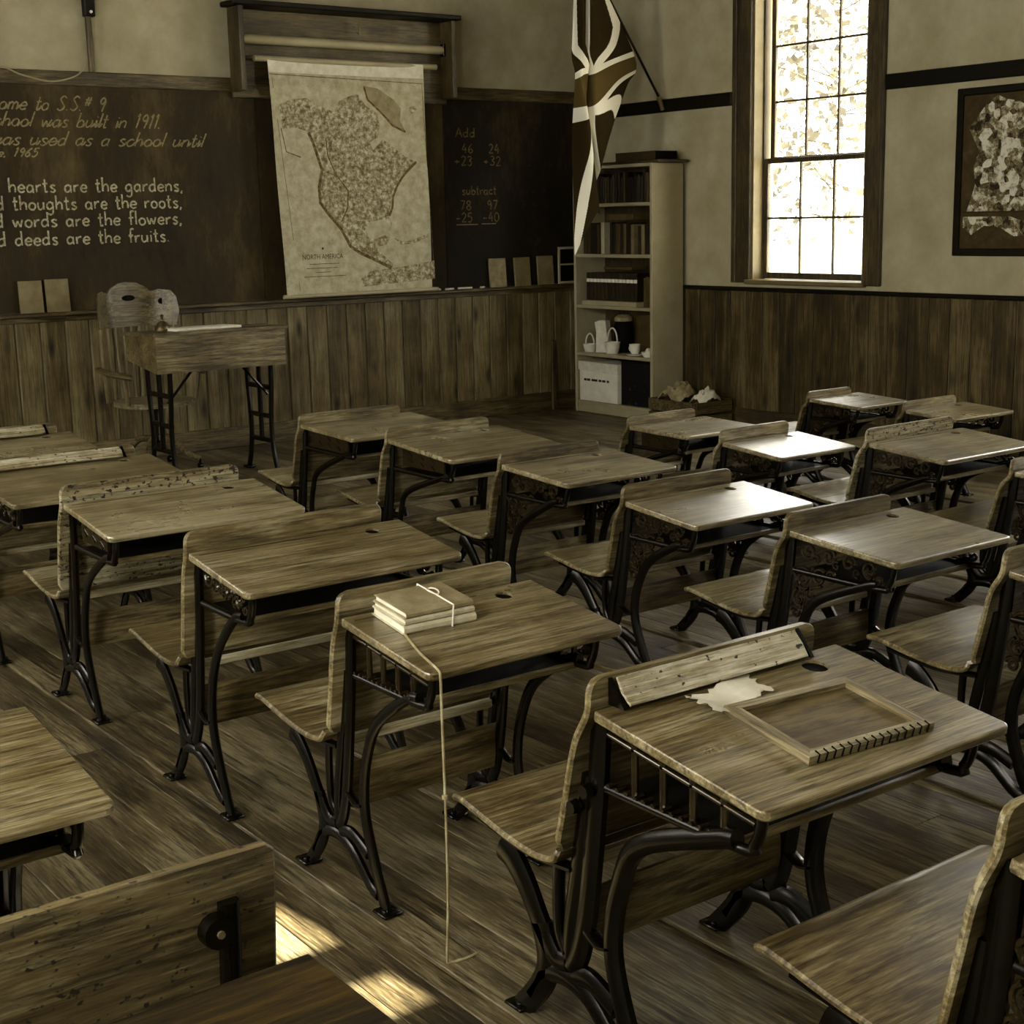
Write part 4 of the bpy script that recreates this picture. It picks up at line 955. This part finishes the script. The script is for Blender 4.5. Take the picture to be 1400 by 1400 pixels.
# fourth shelf
o = MB().prism([(-.06, 0), (.06, 0), (.055, .18), (.07, .26), (.02, .28), (-.04, .275), (-.055, .15)], -.035, .035, 'x').build('paper_bag', M['paper']); o.location = (8.33, 9.84, SH[1]+.001); o.rotation_euler = (0, 0, .3); tag(o, 'tall crumpled paper bag standing on the fourth shelf of the bookcase', 'bag')
T_ = thing('stone_jar', 'dark jar with pale lid on the fourth shelf of the bookcase', 'jar', (8.44, 9.70, SH[1]+.001))
MB().lathe([(.0,0),(.075,0),(.085,.05),(.085,.23),(.07,.27),(.0,.27)], (0,0,0), 18).build('body', M['black'], T_, True); MB().lathe([(.0,.271),(.078,.271),(.08,.30),(.05,.325),(.0,.33)], (0,0,0), 18).build('lid', M['tan'], T_, True)
def basket(label, x_, y_, r, h, hh_):
    T_ = thing('basket', label, 'basket', (x_, y_, SH[1]+.001), 0, 'baskets on the fourth shelf')
    MB().lathe([(.0,0),(r*.75,0),(r*.95,h*.6),(r,h),(r*.9,h),(r*.84,h*.6),(r*.6,.012),(.0,.012)], (0,0,0), 18).build('bowl', M['paper'], T_, True)
    MB().sweep([(0, r*.95*math.cos(a), h+hh_*math.sin(a)) for a in [PI*k_/12 for k_ in range(13)]], .007, 6).build('handle', M['white'], T_, True)
basket('small white handled basket, right one on the fourth bookcase shelf', 8.285, 9.67, .068, .10, .12)
basket('small white handled basket at the left end of the fourth bookcase shelf', 8.27, 9.955, .06, .07, .09)
o = BB(BX1-.055, BX1-.03, BY0+.06, BY0+.52, SH[1]+.001, SH[1]+.33).build('brown_folder', BC[4]); o.location = (8.38, 9.58, 0); tag(o, 'large brown folder standing at the back of the fourth bookcase shelf', 'folder')
T_ = thing('china_cup', 'white china cup on saucer on the fourth shelf of the bookcase', 'cup', (8.27, 9.36, SH[1]+.001))
MB().lathe([(.0,0),(.05,0),(.075,.012),(.078,.016),(.05,.012),(.0,.010)], (0,0,0), 18).build('saucer', M['white'], T_, True); MB().lathe([(.0,.0165),(.03,.0165),(.045,.05),(.05,.10),(.045,.10),(.04,.05),(.0,.03)], (0,0,0), 18).build('bowl', M['white'], T_, True)
MB().sweep([(0, .045+.03*math.sin(a), .06+.025*math.cos(a)) for a in [PI*k_/8 for k_ in range(9)]], .005, 6).build('handle', M['white'], T_, True)
T_ = thing('china_dish', 'small white dish at the right end of the fourth bookcase shelf', 'dish', (8.26, 9.18, SH[1]+.001))
MB().lathe([(.0,0),(.035,0),(.06,.03),(.062,.045),(.055,.043),(.03,.01),(.0,.01)], (0,0,0), 18).build('bowl', M['white'], T_, True); MB().lathe([(.0,.0105),(.02,.0105),(.03,.05),(.015,.075),(.0,.08)], (0.0,-.0,0), 12).build('lid', M['white'], T_, True)
# bottom shelf
T_ = thing('white_carton', 'white cardboard carton with overlapping lid on the bottom bookcase shelf', 'carton', (8.335, 9.80, SH[0]+.001), .0)
MB().cbox(-.11, .13, -.26, .25, 0, .33, .003).build('body', M['white'], T_); MB().prism([(-.27, .25), (.255, .27), (.255, .345), (-.27, .34)], -.12, .14, 'x').build('lid', M['paper'], T_)
for k_, (a, w_) in enumerate(((.17, .035), (.125, .045), (.07, .03), (.03, .05), (-.03, .04), (-.08, .045), (-.135, .03))): MB().box(-.1112, -.1102, a-w_/2, a+w_/2, .175, .195).build('printed_mark', M['ink'], T_)
T_ = thing('black_box', 'black mottled box beside the white carton on the bottom bookcase shelf', 'box', (8.36, 9.32, SH[0]+.001))
MB().cbox(-.12, .14, -.20, .19, 0, .37, .005).build('body', mottled('marbled_black', [(.5, .02), (.64, .05), (.7, .5)], 22, 5), T_); MB().cbox(-.125, .145, -.205, .195, .371, .385, .004).build('lid', M['black'], T_)
# on top
o = MB().cbox(-.17, .17, -.36, .36, 0, .022, .004).build('thin_board', M['trim']); o.location = (8.375, 9.36, 2.113); tag(o, 'thin dark board lying on top of the bookcase', 'board')
o = book('large_book', .24, .50, .07, M['black'], BC[3]); o.location = (8.37, 9.33, 2.136); tag(o, 'large black book lying flat on top of the bookcase', 'book')
# pale stick in the corner
o = MB().cbox(-.022, .022, -.012, .012, 0, .62, .004).build('wooden_stick', M['trimz']); o.location = (8.13, YF-.053, 0.001); tag(o, 'short upright wooden stick in the corner left of the bookcase', 'stick')
# crate with cloths
T = thing('wooden_crate', 'low slatted wooden crate on the floor beside the bookcase', 'crate', (8.33, 8.75, 0))
for (z0_, z1_) in ((.005, .10), (.115, .21)):
    for s_ in (-1, 1):
        MB().cbox(-.20, .20, s_*.28-.008, s_*.28+.008, z0_, z1_, .003).build('slat', M['board'], T); MB().cbox(s_*.20-.008, s_*.20+.008, -.27, .27, z0_, z1_, .003).build('slat', M['board'], T)
for a in (-1, 1):
    for b_ in (-1, 1): MB().cbox(a*.18-.015, a*.18+.015, b_*.26-.013, b_*.26+.013, .0, .215, .003).build('corner_post', M['board'], T)
MB().box(-.19, .19, -.27, .27, .006, .016).build('bottom', M['board'], T)
def cloth(name, lab, c, sx, sy, h, mt, seed):
    r_ = random.Random(seed); NXX = 16; ph = [r_.uniform(0, 6) for _ in range(6)]; vs = []; fs = []
    for j in range(NXX+1):
        for i in range(NXX+1):
            u, v = i/NXX*2-1, j/NXX*2-1; e = max(0, 1-(u*u+v*v)*.55)
            z_ = h*e*(.72+.28*math.sin(4*u+ph[0]+2*v)*math.cos(3.3*v+ph[1]))+.03*abs(math.sin(7*u+5*v+ph[2]))*e+.018*math.sin(13*v-6*u+ph[4])*e
            vs.append((sx*u*(1-.12*abs(v)), sy*v*(1-.12*abs(u)), max(z_, .0)+.003*math.sin(7*v+ph[3])**2))
    for j in range(NXX):
        for i in range(NXX): a = j*(NXX+1)+i; fs.append((a, a+1, a+NXX+2, a+NXX+1))
    n_ = len(vs); vs += [(a, b_, z_-.004) for a, b_, z_ in vs[:n_]]; fs += [tuple(q+n_ for q in f[::-1]) for f in fs[:]]
    ring = [i for i in range(NXX+1)]+[(j+1)*(NXX+1)-1 for j in range(1, NXX+1)]+[NXX*(NXX+1)+i for i in range(NXX-1, -1, -1)]+[j*(NXX+1) for j in range(NXX-1, 0, -1)]
    for a, b_ in zip(ring, ring[1:]+ring[:1]): fs.append((a, a+n_, b_+n_, b_))
    o = MB().add(vs, fs).build(name, M[mt], None, True, 60); o.location = c; tag(o, lab, 'cloth', 'cloths in the crate'); return o
cloth('folded_cloth', 'rumpled tan cloth heaped in the crate beside the bookcase', (8.30, 8.85, .19), .16, .15, .15, 'tan', 2)
cloth('folded_cloth', 'pale cloth heaped at the wall end of the crate', (8.35, 8.585, .19), .13, .09, .10, 'paper', 9)

# ------------------------------------------------------------------ framed map on the right wall
T = thing('framed_map', 'dark framed map hanging on the right wall beside the window', 'picture', (XR-.001, 5.97, 1.93))
y0_, y1_, z0_, z1_ = -.44, .44, -.555, .555
f = MB(); f.cbox(-.03, 0, y0_, y0_+.05, z0_, z1_, .006); f.cbox(-.03, 0, y1_-.05, y1_, z0_, z1_, .006); f.cbox(-.03, 0, y0_+.05, y1_-.05, z0_, z0_+.05, .006); f.cbox(-.03, 0, y0_+.05, y1_-.05, z1_-.05, z1_, .006)
f.build('frame', M['dark'], T)
pp = MB().box(-.012, -.004, y0_+.05, y1_-.05, z0_+.05, z1_-.05).build('print', M['pic_bg'], T)
def pic(poly, mat, off, nm):
    bm = bmesh.new(); vs = [bm.verts.new((-.0125-off, y1_-.05-u*.78, z1_-.05-v*1.01)) for u, v in poly]
    es = [bm.edges.new((vs[i], vs[(i+1) % len(vs)])) for i in range(len(vs))]; bmesh.ops.triangle_fill(bm, edges=es, use_beauty=True)
    me = bpy.data.meshes.new(nm); bm.to_mesh(me); bm.free(); return link(nm, me, mat, pp)
pic([(.06,.21),(.14,.14),(.24,.05),(.34,.01),(.42,.04),(.55,.06),(.68,.12),(.82,.10),(.90,.22),(.86,.36),(.93,.50),(.88,.62),(.94,.76),(.06,.76),(.10,.68),(.14,.58),(.12,.46),(.17,.36),(.10,.27)], M['pic_land'], .0006, 'map_print')
pic([(.03,.79),(.50,.79),(.62,.82),(.97,.79),(.97,.90),(.55,.92),(.40,.86),(.25,.85),(.12,.91),(.03,.86)], M['pic_land'], .0006, 'inset_print')
MB().box(-.0135, -.0126, y0_+.06, y1_-.06, -.268, -.258).build('print_rule', M['ink'], pp)
MB().box(-.0095, -.0085, y0_+.05, y1_-.05, z0_+.05, z0_+.052).build('mount', M['shelf'], T)

# ------------------------------------------------------------------ flag on its pole
T = thing('flag_on_pole', 'hanging Union Jack flag on a slanted pole on the right wall', 'flag', (8.565, 9.33, 2.58))
R0 = Vector((8.565, 9.33, 2.58))
pole0, pole1 = Vector((8.555, 9.33, 2.60)), Vector((7.86, 9.33, 3.575))
MB().sweep([tuple(pole0-R0), tuple((pole0+pole1)/2-R0), tuple(pole1-R0)], .011, 10).build('pole', M['dark'], T, True)
MB().lathe([(.0,0),(.02,.004),(.024,.02),(.012,.038),(.0,.045)], tuple(pole1-R0), 12).build('finial', M['brass'], T, True)
MB().sweep([(.0, 0, -.03), (-.02, 0, .015), (-.05, 0, .075)], .02, 10).build('socket', M['brass'], T, True)
FG = [[(7.907,3.499),(7.831,3.455),(7.762,3.395),(7.740,3.393),(7.725,3.392),(7.666,3.388),(7.621,3.386)],
[(8.088,3.232),(7.948,3.129),(7.765,3.036),(7.742,3.035),(7.719,3.034),(7.652,3.030),(7.600,3.000)],
[(8.242,2.980),(8.038,2.920),(7.762,2.829),(7.739,2.823),(7.724,2.828),(7.649,2.808),(7.581,2.778)],
[(8.265,2.849),(8.060,2.756),(7.757,2.542),(7.734,2.530),(7.719,2.541),(7.651,2.517),(7.576,2.499)],
[(8.177,2.743),(8.019,2.595),(7.770,2.361),(7.745,2.247),(7.744,2.161),(7.682,2.075),(7.582,1.961)],
[(8.073,2.539),(7.938,2.306),(7.812,2.075),(7.809,1.844),(7.807,1.716),(7.753,1.700),(7.549,1.385)]]
FT = (0, .2, .42, .5, .58, .8, 1); FS = (0, .05, .42, .58, .80, 1); FD = (0, -.03, -.09, .06, -.05, -.10, -.03)
def cr1(p, t, ks):
    i = 0
    while i < len(ks)-2 and t > ks[i+1]: i += 1
    n_ = len(p)-1; t = (t-ks[i])/(ks[i+1]-ks[i])
    p0_, p1_, p2_, p3_ = p[max(i-1,0)], p[i], p[i+1], p[min(i+2, n_)]
    return tuple(.5*((2*b)+(c-a)*t+(2*a-5*b+4*c-d)*t*t+(3*b-a-3*c+d)*t**3) for a, b, c, d in zip(p0_, p1_, p2_, p3_))
def jack(t, s):
    """0 dark field, 1 white, 2 mid (red): t along the fly, s down the hoist"""
    X, Y = (t-.5)*2.0, (s-.5)              # 2:1 flag
    if abs(Y) < .062 or abs(X) < .085: return 2
    if abs(Y) < .115 or abs(X) < .15: return 1
    for sg in (1, -1):
        d = (Y*2 - sg*X)/math.sqrt(5)      # distance to the diagonal
        if abs(d) < .058:
            return 1
    return 0
NT, NS = 330, 170; vs = []; fs = []; mi = []
for j in range(NS+1):
    for i in range(NT+1):
        t_, s_ = i/NT, j/NS
        x_, z_ = cr1([cr1(FG[r_], t_, FT) for r_ in range(6)], s_, FS)
        y_ = cr1([(d_,) for d_ in FD], t_, FT)[0]*min(1, .35+s_)+.018*math.sin(s_*9+t_*14)*min(1, t_*3)
        x_ += .010*math.sin(s_*11+t_*9)*min(1, t_*3)
        vs.append((x_-R0.x, y_-.006, z_-R0.z))
for j in range(NS):
    for i in range(NT): a = j*(NT+1)+i; fs.append((a, a+1, a+NT+2, a+NT+1)); mi.append(jack((i+.5)/NT, (j+.5)/NS))
me = bpy.data.meshes.new('flag_cloth'); me.from_pydata(vs, [], fs)
for mt in (plain('flag_blue', .13, .9, .1), plain('flag_white', .84, .9, .1), plain('flag_red', .27, .9, .1)): me.materials.append(mt)
for p_, k_ in zip(me.polygons, mi): p_.material_index = k_; p_.use_smooth = True
o = bpy.data.objects.new('flag_cloth', me); COL.objects.link(o); o.parent = T
sf = o.modifiers.new('thick', 'SOLIDIFY'); sf.thickness = .0015

# ------------------------------------------------------------------ outside the window: ground and a tree
g = MB().box(9.2, 60, -25, 60, -.5, -.4).build('ground', M['ground']); struct(g)
T = thing('tree', 'leafy tree outside the window', 'tree', (13.2, 11.2, -.4))
MB().sweep([tuple(p) for p in smooth_path([(2.2, -3.2, 0), (2.0, -2.9, 1.5), (1.6, -2.2, 3.2), (1.0, -1.4, 5)], 5)], .10, 10).build('trunk', M['board'], T, True)
rl = random.Random(11); lm = MB(); br = MB()
for k_ in range(26):
    a = rl.uniform(0, 2*PI); z_ = rl.uniform(2.2, 5.2); st0 = Vector((.3, .6, z_-.4)); en = st0+Vector((math.cos(a)*rl.uniform(.7, 1.8), math.sin(a)*rl.uniform(.7, 2.0), rl.uniform(-.3, .8)))
    br.sweep([tuple(st0), tuple((st0+en)/2+Vector((0,0,.12))), tuple(en)], [.010, .006, .003], 5)
    for q in range(46):
        t_ = rl.uniform(.3, 1.15); c = st0.lerp(en, t_)+Vector((rl.uniform(-.25,.25), rl.uniform(-.3,.3), rl.uniform(-.3,.3)))
        d = Vector((rl.uniform(-1,1), rl.uniform(-1,1), rl.uniform(-1.2,.4))).normalized(); n_ = d.cross(Vector((rl.uniform(-1,1), rl.uniform(-1,1), rl.uniform(-1,1)))).normalized(); L_ = rl.uniform(.10, .18)
        w_ = n_*L_*.32
        lm.add([c, c+d*L_*.5+w_, c+d*L_, c+d*L_*.5-w_], [(0,1,2,3)])
br.build('branches', M['board'], T); lv = lm.build('foliage', M['leaf'], T); lv['kind'] = 'stuff'
